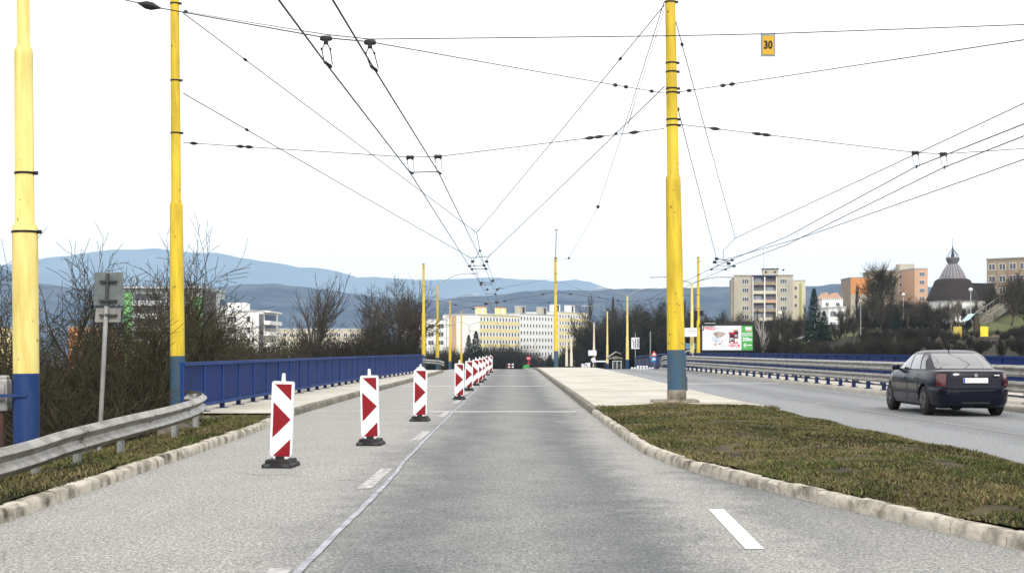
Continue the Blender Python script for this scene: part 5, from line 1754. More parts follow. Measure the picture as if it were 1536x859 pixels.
part_box(t, 'balcony_roof', 'dark_blue', 5.7, 13.2, -1.1, -.003, t['H'] - .28, t['H'] + .1)
part_box(t, 'rooftop_box', 'beige', 9.2, 14.0, 2, 7, t['H'] + .36, t['H'] + 2.2)
part_box(t, 'rooftop_slab', 'dark_metal', 9.0, 14.2, 1.8, 7.2, t['H'] + 2.21, t['H'] + 2.5)
part_box(t, 'vent', 'black', 9.8, 10.4, 1.93, 1.99, t['H'] + 1.0, t['H'] + 1.6); part_box(t, 'vent', 'black', 12.6, 13.2, 1.93, 1.99, t['H'] + 1.0, t['H'] + 1.6)
mb = MB(); mb.tube([(9.4, 3, t['H'] + .3), (9.4, 3, t['H'] + 8)], .05, 4); mb.tube([(13.8, 3, t['H'] + 2), (13.8, 3, t['H'] + 4.4)], .04, 4); mb.box(15.2, 16.0, 3, 3.1, t['H'] + 1.8, t['H'] + 2.3); mb.tube([(15.6, 3, t['H']), (15.6, 3, t['H'] + 2)], .04, 4)
mb.build('aerial', M['dark_metal'], t)
t2 = building('stepped pale olive end block attached behind the beige block', *at(1188, 500, 455).xy, R(-6), 20 / (F / 455), 16, -2, at(0, 421, 455).z, 'cream')
windows(t2, [1.2], [2.4, 5.2, 8.0], .9, 1.2, mull=0)
part_box(t2, 'green_stripe', mat('olive_render', (.34, .36, .14), .8), 2.3, 3.1, -.06, -.003, -2, t2['H'] - .8)
# orange gable and salmon block
Zo = 477; s_ = F / Zo
t = building('block with a plain orange gable left of the big round tree', *at(1276, 500, Zo).xy, 0, 33 / s_, 14, 2, at(0, 417, Zo).z, 'tan')
part_box(t, 'orange_gable', 'orange', .0, 33 / s_, -.12, -.004, t['H'] - 5.6, t['H'] + .05)
part_box(t, 'lower_gable', 'beige', .0, 33 / s_, -.10, -.004, -3, t['H'] - 5.61)
t = building('tan block with a rooftop box behind the big round tree', *at(1310, 500, 480).xy, 0, 60 / s_, 14, 2, at(0, 407, 480).z, 'tan')
windows(t, [1.5, 4.2, 7, 9.6, 12.2], [1.8, 4.6, 7.4], 1.6, 1.4)
part_box(t, 'rooftop_box', 'beige', 9.6, 14.6, 2, 7, t['H'] + .36, t['H'] + 2.7)
t = building('salmon end block with three rows of white windows left of the round church', *at(1372, 500, 470).xy, R(10), 4.7, 12, 2, at(0, 403, 470).z, 'salmon')
windows(t, [2.6], [1.8, 4.55, 7.3, 10], 2.0, 1.5, mull=2)
# small white houses between
t = building('white house cluster with reddish roof ends behind the dark spruce', *at(1233, 500, 430).xy, 0, 6.4, 9, 2, at(0, 449, 430).z, 'white', 'house', name='house')
mb = MB(); H = t['H']
for u in (.2, 3.4): mb.prism([(u, H + .36), (u + 2.8, H + .36), (u + 1.4, H + 2.2)], 0, 8.8)
mb.build('roof', M['salmon'], t)
windows(t, [1.6, 4.8], [1.5, 4.2], 1.1, 1.2)
t = building('white villa with large grey windows on the slope right of the spruce', *at(1243, 500, 330).xy, 0, 4.0, 8, -1, at(0, 462, 330).z, 'white', 'house', name='house')
windows(t, [1.0, 2.9], [1.4, 3.9], 1.5, 1.4, gm='glass_lt')
# long block top right
t = building('long grey and yellow block rising at the right edge above the stairs', *at(1480, 500, 330).xy, R(-42), 34, 10, 2, at(0, 390, 330).z, 'tan')
windows(t, [1.3 + 2.5 * k for k in range(13)], [1.7 + 2.8 * k for k in range(6)], 1.6, 1.5)
part_box(t, 'cream_stair_tower', 'cream', 11, 14, -.4, -.004, -3, t['H'] - .1)
for u in (15, 22, 29): part_box(t, 'rooftop_box', 'grey_wall', u, u + 4, 2, 6, t['H'] + .36, t['H'] + 2.0)
mb = MB(); mb.tube([(9, 2, t['H']), (9, 2, t['H'] + 7)], .05, 4); mb.build('aerial', M['dark_metal'], t)

# round church
Zc = 300; s_ = F / Zc; c0 = at(1429, 475, Zc)
t = empty('round_church', (c0.x, Zc, c0.z), 0, 'round church with dark shingled dome, grey ribbed cone and onion lantern', 'church')
hz = lambda py: CH + (525 - py) / s_ - c0.z
mb = MB(); mb.lathe([(-4, 4.9), (hz(450), 4.9)], n=40); mb.build('wall', M['white'], t, True)
pr = [(hz(449) - .25, 5.55), (hz(449), 5.5), (hz(441), 5.0), (hz(433), 4.45), (hz(426), 4.0), (hz(421), 3.75), (hz(418.5), 3.2)]
mb = MB(); mb.lathe(pr, n=40); mb.build('dome', M['shingle'], t, True)
mb = MB(); mb.lathe([(hz(419), 2.9), (hz(410), 2.3), (hz(403), 1.75), (hz(396.5), 1.15)], n=32); cone = mb.build('cone', M['zinc'], t, True)
for k in range(22):
    a = 2 * math.pi * k / 22
    mb = MB(); mb.tube([(math.cos(a) * r_, math.sin(a) * r_, z) for z, r_ in ((hz(419), 2.95), (hz(410), 2.36), (hz(403), 1.8), (hz(396.5), 1.2))], .05, 4); mb.build('rib', M['zinc_lt'], cone)
mb = MB(); mb.lathe([(hz(396.6), 1.0), (hz(395), 1.0), (hz(391), 1.35), (hz(387), 1.45), (hz(386), 1.3)], n=28); mb.build('lantern_bowl', M['zinc'], t, True)
mb = MB()
for k in range(12):
    a = 2 * math.pi * k / 12
    mb.tube([(math.cos(a) * r_, math.sin(a) * r_, z) for z, r_ in ((hz(387), 1.3), (hz(383), 1.2), (hz(379), .75), (hz(375), .3), (hz(372), .06))], .045, 4)
mb.build('lantern_cage', M['dark_metal'], t)
mb = MB(); mb.lathe([(hz(387), .3), (hz(372), .1), (hz(370), .16), (hz(369), .05), (hz(356.5), .03)], n=8); mb.build('spire', M['dark_metal'], t, True)
mb = MB(); mb.prism([(3.0, -3), (9.3, -3), (9.3, hz(449)), (3.0, hz(449))], .5, 8); mb.build('side_wing', M['white'], t)
mb = MB(); mb.prism([(2.6, hz(450)), (9.9, hz(450)), (8.9, hz(425)), (3.6, hz(424))], .2, 8.3); mb.build('wing_roof', M['shingle'], t)
for k in range(4):
    a = -2.4 + k * .5
    mb = MB(); mb.tube([(4.95 * math.cos(a), 4.95 * math.sin(a), 0), (4.95 * math.cos(a), 4.95 * math.sin(a), 1.6)], .35, 8); mb.build('window', M['glass_lt'], t, True)

# stairs and rails on the slope
p0 = at(1470, 482, 215); p1 = at(1535, 436, 250)
t = empty('stairs', p0, 0, 'long concrete park stairs with pale handrails climbing to the upper right', 'stairs')
dv = p1 - p0; n = 40
mb = MB()
for k in range(n):
    a = dv * (k / n); b = dv * ((k + 1) / n)
    sx = Vector((-dv.y, dv.x, 0)).normalized() * -1.2
    q = [a + sx, a - sx, b - sx, b + sx]
    z = b.z
    mb.add([(p.x, p.y, z) for p in q] + [(p.x, p.y, z - .6) for p in q], [(0, 1, 2, 3), (0, 4, 5, 1), (1, 5, 6, 2), (2, 6, 7, 3), (3, 7, 4, 0)])
mb.build('steps', M['conc_dirty'], t)
for sg in (-1, 1):
    sx = Vector((-dv.y, dv.x, 0)).normalized() * -1.3 * sg
    mb = MB(); mb.tube([sx + Vector((0, 0, .9)), dv + sx + Vector((0, 0, .9))], .05, 6)
    for k in range(14): a = dv * (k / 13) + sx; mb.tube([a, a + Vector((0, 0, .9))], .03, 5)
    mb.build('handrail', M['pathm'], t)
# grassy bank beside the stairs
bmk = MB()
q = [at(1450, 494, 205), at(1600, 494, 205), at(1640, 425, 262), at(1500, 446, 262)]
def bank(u, v):
    a = q[0].lerp(q[1], u); b = q[3].lerp(q[2], u); p = a.lerp(b, v); p.z += .4 * math.sin(u * 7 + v * 5) - .5; return p
nv = 12; vs = [bank(i / nv, j / nv) for j in range(nv + 1) for i in range(nv + 1)]
vs += [Vector((p.x, p.y, p.z - 9)) for p in (bank(i / nv, 0) for i in range(nv + 1))] + [Vector((p.x, p.y, p.z - 9)) for p in (bank(0, i / nv) for i in range(nv + 1))]
fs = [(j * (nv + 1) + i, j * (nv + 1) + i + 1, (j + 1) * (nv + 1) + i + 1, (j + 1) * (nv + 1) + i) for j in range(nv) for i in range(nv)]
b0 = (nv + 1) ** 2
fs += [(i + 1, i, b0 + i, b0 + i + 1) for i in range(nv)]
b1 = b0 + nv + 1
fs += [(i * (nv + 1), (i + 1) * (nv + 1), b1 + i + 1, b1 + i) for i in range(nv)]
bmk.add(vs, fs); o = bmk.build('grass_bank', M['lawn'], None, True); struct(o)
# terrace strips: pale paths and lawns on the slope
def slope_strip(pa, pb, wz, m, name):
    mb = MB(); a = Vector(pa); b = Vector(pb); n = 12; prev = None
    for k in range(n + 1):
        p = a.lerp(b, k / n); z = terr(p.x, p.y) + .06
        cur = [(p.x, p.y - wz, terr(p.x, p.y - wz) + .06), (p.x, p.y + wz, terr(p.x, p.y + wz) + .06)]
        if prev: mb.add([prev[0], cur[0], cur[1], prev[1]], [(0, 1, 2, 3)])
        prev = cur
    return struct(mb.build(name, m))
slope_strip((44, 232, 0), (54, 240, 0), 1.6, M['pathm'], 'park_path')
slope_strip((36, 215, 0), (60, 222, 0), 5, M['lawn'], 'lawn')
slope_strip((62, 250, 0), (78, 262, 0), 8, M['lawn'], 'lawn')
slope_strip((66, 262, 0), (86, 274, 0), 1.5, M['pathm'], 'park_path')
slope_strip((55, 185, 0), (84, 190, 0), 6, mat('brown_leaf_litter', (.10, .075, .045), .95, (.06, .05, .03), .5), 'slope')

# playground tower: two yellow panels joined by a bridge, pale blue canopy
c0 = at(1452, 505, 185); s_ = F / 185
t = empty('play_tower', (c0.x, 185, c0.z), 0, 'playground frame with two yellow panels and pale blue canopy above the car', 'play structure')
X = lambda px: (px - 1452) / s_
Zp = lambda py: (505 - py) / s_
yel = mat('play_yellow', (.80, .62, .05), .5); yel2 = mat('play_yellow_dull', (.55, .44, .08), .6, (.35, .28, .08), 3)
for (x0, x1, m_, lab) in ((1430, 1442.5, yel2, None), (1470, 1482, yel, None)):
    mb = MB(); mb.box(X(x0), X(x1), -.1, 0, Zp(505), Zp(489.5), .02); mb.build('panel', m_, t)
for x in (1431, 1441, 1468, 1470, 1482):
    mb = MB(); mb.tube([(X(x), .1, -2), (X(x), .1, Zp(485))], .06, 6); mb.build('post', M['bark'], t)
mb = MB(); mb.box(X(1462), X(1469), -.05, .6, Zp(510), Zp(474)); mb.build('tower', M['bark'], t)
mb = MB(); mb.add([(X(1446), -.3, Zp(482)), (X(1452), -.3, Zp(480)), (X(1461), -.3, Zp(471)), (X(1455), -.3, Zp(472)), (X(1446), .9, Zp(481)), (X(1452), .9, Zp(479)), (X(1461), .9, Zp(470)), (X(1455), .9, Zp(471))],
                  [(0, 1, 2, 3), (7, 6, 5, 4), (0, 4, 5, 1), (1, 5, 6, 2), (2, 6, 7, 3), (3, 7, 4, 0)])
mb.build('canopy', mat('canopy_blue', (.45, .62, .66), .5), t)
mb = MB(); mb.tube([(X(1443), .2, Zp(492)), (X(1468), .2, Zp(492))], .04, 5); mb.tube([(X(1443), .2, Zp(500)), (X(1468), .2, Zp(500))], .04, 5); mb.build('bridge_rail', M['bark'], t)


# ------------------------------------------------------------------ vegetation
def grow(rs, levels, trunk_h, trunk_r, spread, up, kids, ratio, wob, ntrunk=1, start=.35, lenv=.25):
    """returns list of segments (p0, p1, r0, r1, level)"""
    segs = []

    def br(p, d, L, r, lv):
        n = max(2, 5 - lv)
        pts = [p]; dirs = [d]
        cur = p; dd = d
        for k in range(n):
            dd = (dd + Vector((rs.gauss(0, wob), rs.gauss(0, wob), rs.gauss(0, wob) * .6 + up * .12))).normalized()
            nx = cur + dd * L / n
            r0 = r * (1 - .62 * k / n); r1 = r * (1 - .62 * (k + 1) / n)
            segs.append((cur, nx, r0, r1, lv)); cur = nx; pts.append(cur); dirs.append(dd)
        if lv >= levels: return
        nk = kids[min(lv, len(kids) - 1)]
        for k in range(nk):
            t = (start if lv == 0 else .18) + (1 - (start if lv == 0 else .18)) * ((k + rs.random()) / nk)
            if k == nk - 1: t = 1.0
            i = min(n - 1, int(t * n)); f = t * n - i
            if t >= 1.0: base = pts[-1]; bd = dirs[-1]
            else: base = pts[i].lerp(pts[i + 1], f); bd = dirs[i + 1]
            az = rs.uniform(0, 6.283)
            perp = bd.orthogonal().normalized(); perp.rotate(Matrix.Rotation(az, 3, bd))
            sp = spread * rs.uniform(.6, 1.25) if t < 1 else spread * .35
            nd = (bd * math.cos(sp) + perp * math.sin(sp)).normalized()
            nd = (nd + Vector((0, 0, up * .35))).normalized()
            l2 = L * ratio * rs.uniform(1 - lenv, 1 + lenv) * (1.12 - .45 * t if lv == 0 else 1)
            br(base, nd, l2, r * (.62 - .22 * t) if t < 1 else r * .40, lv + 1)
    for q in range(ntrunk):
        if ntrunk == 1: d0 = Vector((rs.gauss(0, .05), rs.gauss(0, .05), 1)).normalized()
        else:
            a = 6.283 * q / ntrunk + rs.uniform(-.4, .4); tl = rs.uniform(.12, .5)
            d0 = Vector((math.cos(a) * tl, math.sin(a) * tl, 1)).normalized()
        br(Vector((rs.gauss(0, .1), rs.gauss(0, .1), -.4)) if ntrunk > 1 else Vector((0, 0, -.4)), d0, trunk_h * rs.uniform(.85, 1.1), trunk_r, 0)
    return segs


def seg_arrays(segs, rmin=.006):
    P0 = np.array([s[0][:] for s in segs]); P1 = np.array([s[1][:] for s in segs])
    r0 = np.maximum(np.array([s[2] for s in segs]), rmin); r1 = np.maximum(np.array([s[3] for s in segs]), rmin * .8)
    d = P1 - P0; d /= np.linalg.norm(d, axis=1)[:, None] + 1e-9
    ref = np.where(np.abs(d[:, 2:3]) > .9, np.array([[1., 0, 0]]), np.array([[0, 0, 1.]]))
    u = np.cross(d, ref); u /= np.linalg.norm(u, axis=1)[:, None] + 1e-9
    v = np.cross(d, u)
    lev = np.array([s[4] for s in segs])
    V = []; T = []; base = 0
    for mask, k in ((lev <= 1, 6), (lev > 1, 3)):
        n = mask.sum()
        if not n: continue
        ang = np.arange(k) * 2 * math.pi / k
        ring = u[mask][:, None, :] * np.cos(ang)[None, :, None] + v[mask][:, None, :] * np.sin(ang)[None, :, None]
        a = P0[mask][:, None, :] + ring * r0[mask][:, None, None]; b = P1[mask][:, None, :] + ring * r1[mask][:, None, None]
        vv = np.concatenate([a, b], 1).reshape(-1, 3)
        i0 = np.arange(n)[:, None] * 2 * k + base
        for j in range(k):
            j2 = (j + 1) % k
            T.append(np.stack([i0[:, 0] + j, i0[:, 0] + j2, i0[:, 0] + k + j2], 1)); T.append(np.stack([i0[:, 0] + j, i0[:, 0] + k + j2, i0[:, 0] + k + j], 1))
        V.append(vv); base += len(vv)
    return np.concatenate(V), np.concatenate(T)


def ribbon_arrays(segs, rmin, seed):
    rs = np.random.default_rng(seed)
    P0 = np.array([s[0][:] for s in segs]); P1 = np.array([s[1][:] for s in segs])
    r0 = np.maximum(np.array([s[2] for s in segs]), rmin)[:, None]; r1 = np.maximum(np.array([s[3] for s in segs]), rmin * .6)[:, None]
    d = P1 - P0; w_ = np.cross(d, rs.normal(0, 1, d.shape)); w_ /= np.linalg.norm(w_, axis=1)[:, None] + 1e-9
    V = np.stack([P0 - w_ * r0, P0 + w_ * r0, P1 + w_ * r1, P1 - w_ * r1], 1).reshape(-1, 3)
    i = np.arange(len(segs)) * 4
    return V, np.concatenate([np.stack([i, i + 1, i + 2], 1), np.stack([i, i + 2, i + 3], 1)])


def leaf_arrays(centres, n, rad, size, rs):
    """small two-triangle leaves scattered about the centres"""
    c = centres[rs.integers(0, len(centres), n)] + rs.normal(0, 1, (n, 3)) * rad
    a = rs.normal(0, 1, (n, 3)); a /= np.linalg.norm(a, axis=1)[:, None]
    b = np.cross(a, rs.normal(0, 1, (n, 3))); b /= np.linalg.norm(b, axis=1)[:, None] + 1e-9
    s_ = size * rs.uniform(.5, 1.3, (n, 1))
    V = np.stack([c - a * s_, c + b * s_ * .6, c + a * s_, c - b * s_ * .6], 1).reshape(-1, 3)
    i = np.arange(n) * 4
    T = np.concatenate([np.stack([i, i + 1, i + 2], 1), np.stack([i, i + 2, i + 3], 1)])
    return V, T


def tree_meshes(seed, bark, levels, trunk_h, trunk_r, spread, up, kids, ratio, wob, ntrunk=1, start=.35, rmin=.008, leaves=0, leafmat=None, lrad=.25, lsize=.09, split=1):
    rs = random.Random(seed)
    segs = grow(rs, levels, trunk_h, trunk_r, spread, up, kids, ratio, wob, ntrunk, start)
    tr = [s for s in segs if s[4] < split]; cr = [s for s in segs if s[4] >= split]
    V, T = seg_arrays(tr, rmin); m1 = np_mesh('trunk', V, T, [bark])
    m1.polygons.foreach_set('use_smooth', [True] * len(m1.polygons))
    V, T = seg_arrays(cr, rmin); mi = np.zeros(len(T), np.int32); mats = [bark]
    if leaves:
        tips = np.array([s[1][:] for s in cr if s[4] >= 2]); V2, T2 = leaf_arrays(tips, leaves, lrad, lsize, np.random.default_rng(seed))
        T = np.concatenate([T, T2 + len(V)]); V = np.concatenate([V, V2]); mi = np.concatenate([mi, np.ones(len(T2), np.int32)]); mats.append(leafmat)
    m2 = np_mesh('crown', V, T, mats, mi)
    zz_ = sorted(s[1].z for s in segs); top = zz_[-1] if seed < 100 else zz_[int(len(zz_) * .993)]; wid = max(abs(s[1].x) for s in segs)
    return m1, m2, top, wid


PR = {}
PR['spread'] = tree_meshes(3, M['bark_ol'], 5, 5.2, .17, .85, .35, [6, 5, 4, 4, 2], .60, .17, 3, .25, .010)
PR['spread2'] = tree_meshes(14, M['bark_ol'], 5, 5.0, .16, .9, .25, [6, 5, 4, 4, 2], .62, .19, 4, .2, .010)
PR['upright'] = tree_meshes(5, M['bark'], 4, 12.0, .24, .60, .50, [15, 7, 4, 3], .42, .10, 1, .30, .013)
PR['round'] = tree_meshes(7, M['bark'], 5, 7.0, .30, .75, .30, [8, 6, 5, 3, 3], .56, .14, 1, .40, .014)
PR['round2'] = tree_meshes(8, M['bark'], 5, 6.5, .26, .80, .35, [7, 6, 5, 4, 3], .58, .15, 1, .35, .016)
PR['near'] = tree_meshes(101, M['bark_ol'], 4, 5.6, .15, .80, .28, [7, 6, 5, 4], .60, .20, 3, .22, .011, 1200, M['leaf_br'], .05, .035)
PR['near2'] = tree_meshes(104, M['bark_ol'], 4, 5.4, .14, .85, .22, [7, 6, 5, 4], .62, .22, 4, .2, .011, 1200, M['leaf_br'], .05, .035)
PR['globe'] = tree_meshes(77, M['bark_ol'], 5, 5.5, .30, .72, .22, [10, 7, 5, 4, 3], .60, .13, 1, .35, .014)
PR['column'] = tree_meshes(9, M['bark'], 3, 13.0, .22, .35, .9, [30, 9, 5], .26, .09, 1, .12, .022, 0)
PR['ivy'] = tree_meshes(21, M['bark'], 4, 8.0, .20, .5, .5, [12, 7, 5, 3], .42, .12, 2, .15, .016, 6500, M['leaf_br'], .40, .10)
PR['birch'] = tree_meshes(31, M['bark_birch'], 3, 8.0, .09, .45, .7, [14, 6, 4], .34, .08, 1, .3, .012)
PR['pruned'] = tree_meshes(33, M['bark_lt'], 4, 3.4, .15, .45, .8, [6, 5, 4, 4], .55, .10, 1, .45, .016)
PR['bushy'] = tree_meshes(41, M['bark'], 3, 2.6, .05, .7, .5, [9, 7, 5], .55, .16, 8, .1, .012, 1500, M['leaf_br'], .28, .07)
TG = {'spread': 'spreading bare trees', 'spread2': 'spreading bare trees'}


def tree(kind, x, y, ztop, label, wscale=1.0, group=None, zb=None, name='bare_tree', cat='tree', rz=None):
    m1, m2, top, wid = PR[kind]
    if zb is None: zb = terr(x, y) - .2
    s_ = (ztop - zb) / top
    t = empty(name, (x, y, zb), rng.uniform(0, 6.28) if rz is None else rz, label, cat, group)
    t.scale = (s_ * wscale, s_ * wscale, s_)
    link('trunk', m1, t); link('crown', m2, t)
    return t


def tpx(kind, px, py, Y, label, **k):
    p = at(px, py, Y)
    return tree(kind, p.x, Y, p.z, label, **k)


tpx('near', 190, 398, 44, 'near spreading bare tree with curving stems right behind the grey sign', wscale=1.0, zb=-4.3, rz=.4)
tpx('near2', 92, 414, 43, 'near spreading bare tree left of the grey sign', wscale=1.0, zb=-4.3, rz=2.0)
tpx('near2', 262, 398, 50, 'spreading bare tree rising behind the near left pole', wscale=.9, zb=-4.8, rz=4.4)
tpx('near', 232, 412, 48, 'bare tree filling the gap between the sign and the near left pole', wscale=.8, zb=-4.6, rz=5.6)
tpx('near', 296, 408, 58, 'bare tree directly right of the near left pole', wscale=.7, zb=-5, rz=2.6)
tpx('near', -6, 424, 42, 'bare tree cut by the left edge of the picture', wscale=.9, zb=-4.2, rz=3.1)
tpx('near', 128, 470, 36, 'low tangled bare tree directly behind the grey sign post', wscale=1.3, zb=-3.4, rz=5.0)
tpx('spread', 318, 420, 75, 'thin bare tree behind the near end of the blue parapet', wscale=.8, zb=-5)
tpx('upright', 462, 401, 150, 'tall slender bare tree standing alone left of centre', wscale=1.05)
tpx('upright', 505, 428, 165, 'smaller slender bare tree right beside the tall lone one', wscale=.9)
tpx('round', 592, 405, 140, 'dense dark round bare tree left of the far parapet pole', wscale=1.0)
tpx('round2', 545, 420, 150, 'dense bare tree overlapping the left side of the dark round one', wscale=.95)
tpx('round2', 628, 425, 155, 'bare tree just behind the far parapet pole', wscale=.8)
tpx('column', 884, 440, 300, 'slim bare tree at the right end of the yellow striped block', wscale=.7)
tpx('upright', 893, 452, 290, 'bare tree right behind the blank white board')
big = tpx('globe', 1330, 386, 250, 'big round bare tree crown in front of the tan and salmon blocks', wscale=.85)
big = tpx('round2', 1304, 425, 235, 'bare tree left of the big round crown', wscale=.9)
tpx('column', 1286, 424, 240, 'slim pointed bare tree in front of the orange gable')
tpx('birch', 1145, 462, 150, 'birch with a pale trunk right of the billboard', wscale=1.1)
tpx('pruned', 1428, 446, 200, 'pale pruned tree in front of the left yellow play panel', wscale=1.25, name='pruned_tree')
tpx('pruned', 1442, 452, 205, 'pale pruned tree between the two yellow play panels', wscale=1.0, name='pruned_tree')
tpx('round2', 1515, 398, 215, 'dense bare tree in front of the long block at the right edge', wscale=.8)
tpx('round', 1492, 412, 235, 'bare tree directly right of the church wing', wscale=.7)
tpx('round2', 1540, 420, 190, 'bare tree on the very right edge above the stairs', wscale=.8)
for px, py, Y, kd, lab in [(1318, 452, 222, 'round2', 'low dark bare tree below the left half of the big round crown'), (1362, 446, 235, 'round', 'bare tree behind the small spruce on the slope'),
                           (1396, 450, 215, 'ivy', 'ivy-clad tree at the left foot of the church dome'), (1416, 456, 240, 'round', 'bare tree before the middle of the church wall'),
                           (1460, 452, 245, 'round2', 'bare tree before the right end of the church wall'), (1475, 446, 262, 'round', 'bare tree before the church side wing'),
                           (1300, 462, 225, 'ivy', 'ivy-clad tree just right of the plain grey post'), (1338, 460, 240, 'ivy', 'ivy-clad tree behind the small cone-shaped spruce'),
                           (1404, 448, 232, 'ivy', 'ivy-clad tree before the left part of the church wall'), (1424, 452, 250, 'round2', 'twiggy tree behind the left pale pruned tree'),
                           (1448, 448, 252, 'ivy', 'ivy-clad tree before the right part of the church wall'), (1486, 440, 258, 'round2', 'twiggy tree at the top left of the stairs'),
                           (1526, 404, 235, 'globe', 'large dense bare tree before the right end of the long block'), (1262, 452, 232, 'round', 'bare tree between the white houses and the orange gable'),
                           (1500, 430, 255, 'ivy', 'ivy-clad tree above the middle of the stairs')]:
    tpx(kd, px, py, Y, lab, wscale=.95)
tpx('round2', 1385, 442, 240, 'bare tree in front of the salmon block', wscale=.9)
tpx('round', 1405, 452, 225, 'low bare tree against the white church wall', wscale=1.0)
tpx('round2', 1376, 455, 215, 'low bare tree left of the white church wall', wscale=1.1)
# mid-distance row behind the lamps
row = [(903, 448, 275, 'round'), (921, 440, 285, 'column'), (932, 446, 272, 'round2'), (948, 455, 270, 'ivy'), (960, 449, 280, 'round'), (972, 446, 266, 'ivy'), (985, 440, 268, 'round2'),
       (998, 452, 250, 'ivy'), (1026, 445, 255, 'column'), (1036, 458, 240, 'ivy'), (1052, 462, 235, 'round2'), (1066, 458, 230, 'ivy'), (1080, 463, 225, 'ivy'), (1094, 462, 215, 'round'),
       (1108, 474, 205, 'ivy'), (1122, 466, 210, 'round2'), (1135, 460, 220, 'column'), (1150, 470, 200, 'ivy'), (1162, 464, 215, 'column'), (1176, 458, 225, 'column'), (1186, 468, 205, 'ivy'),
       (1196, 460, 225, 'round'), (1208, 452, 235, 'column'), (1268, 462, 215, 'ivy'), (1278, 470, 205, 'round2'), (1256, 478, 205, 'ivy'), (890, 470, 260, 'ivy'), (878, 492, 250, 'ivy')]
LM = [(862, 'the small green sign'), (890, 'the blank white board'), (911, 'the single-armed lamp'), (941, 'the double-armed lamp'), (960, 'the lane arrow board'), (1010, 'the big island pole'),
      (1047, 'the yellow pole by the billboard'), (1091, 'the billboard'), (1145, 'the pale birch'), (1160, 'the beige apartment block'), (1221, 'the tall dark spruce'), (1291, 'the plain grey post')]
seen_l = {}
def row_label(px, kd):
    q = min(LM, key=lambda l: abs(l[0] - px)); adj = {'column': 'slim dark', 'ivy': 'ivy-clad', 'round': 'round-headed', 'round2': 'wide twiggy'}[kd]
    rel = 'left of' if px < q[0] - 4 else ('right of' if px > q[0] + 4 else 'directly behind')
    l = '%s leafless tree %s %s' % (adj, rel, q[1])
    if l in seen_l: seen_l[l] += 1; l += ', a little farther off'
    else: seen_l[l] = 1
    return l
for k, (px, py, Y, kd) in enumerate(row):
    lab = row_label(px, kd)
    tpx(kd, px, py + 2, Y, lab, group='dark leafless trees crowding behind the lamps and billboard', wscale=1.0 if kd != 'column' else .9)


# conifers
def conifer_mesh(seed, H=10.0, Rb=2.2):
    rs = np.random.default_rng(seed)
    V = []; T = []; base = 0
    n = 5200
    h = rs.random(n) ** 1.15 * H * .96; lay = np.sin(h * 5.2) * .18 + 1
    rr = Rb * (1 - h / H) ** .9 * lay * (.25 + .8 * rs.random(n) ** .5)
    a = rs.uniform(0, 6.283, n); lob = 1 + .18 * np.sin(a * 5 + h * 2)
    c = np.stack([np.cos(a) * rr * lob, np.sin(a) * rr * lob, h + .04 * H - rr * .18], 1)
    outd = np.stack([np.cos(a), np.sin(a), -.35 + rs.normal(0, .25, n)], 1)
    side = np.stack([-np.sin(a), np.cos(a), rs.normal(0, .3, n)], 1)
    L = (.22 + .25 * (1 - h / H))[:, None]
    Vv = np.stack([c - side * L * .28, c + outd * L, c + side * L * .28], 1).reshape(-1, 3)
    return np_mesh('crown', Vv, np.arange(n * 3).reshape(-1, 3), [M['needle']])


cm = conifer_mesh(4)
tk = MB(); tk.tube([(0, 0, -.5), (0, 0, 8)], [.16, .04], 8); o = tk.build('trunk', M['bark']); trunk_me = o.data; bpy.data.objects.remove(o)
def conifer(px, ytop, ybot, Y, label, ws=1.0):
    p = at(px, ytop, Y); b = at(px, ybot, Y)
    t = empty('spruce', (p.x, Y, b.z), rng.uniform(0, 6), label, 'spruce', 'dark spruces'); s_ = (p.z - b.z) / 10
    t.scale = (s_ * ws, s_ * ws, s_); link('trunk', trunk_me, t); link('crown', cm, t)
conifer(1221, 432, 512, 215, 'tall dark spruce between the beige block and the white houses', 1.0)
conifer(1236, 466, 512, 205, 'smaller dark spruce at the right foot of the tall one', 1.3)
conifer(1345, 464, 498, 215, 'small dark cone-shaped spruce on the slope below the big round tree', 1.1)
conifer(703, 502, 560, 260, 'dark spruce against the blank white gable', 1.0)
conifer(714, 496, 560, 262, 'taller dark spruce at the corner of the white gable', 1.1)
conifer(825, 532, 560, 240, 'low dark conifer bush left of the far island pole', 2.0)
conifer(328, 497, 560, 95, 'dark yew-like conifer left of the white flat-roofed block', 1.5)
conifer(140, 492, 560, 80, 'dark conifer behind the grey sign post', 1.8)


# thickets: masses of undergrowth nobody could count
BV = []
for sd, kd in ((1, 0), (2, 0), (3, 0)):
    rs = random.Random(50 + sd)
    segs = grow(rs, 3, 3.2, .05, .6, .55, [8, 7, 5], .5, .17, 9, .12)
    V, T = ribbon_arrays(segs, .013, sd)
    tips = np.array([s[1][:] for s in segs if s[4] >= 1])
    V2, T2 = leaf_arrays(tips, 1500, .3, .06, np.random.default_rng(sd))
    top = V[:, 2].max()
    BV.append((V, T, V2, T2, top))


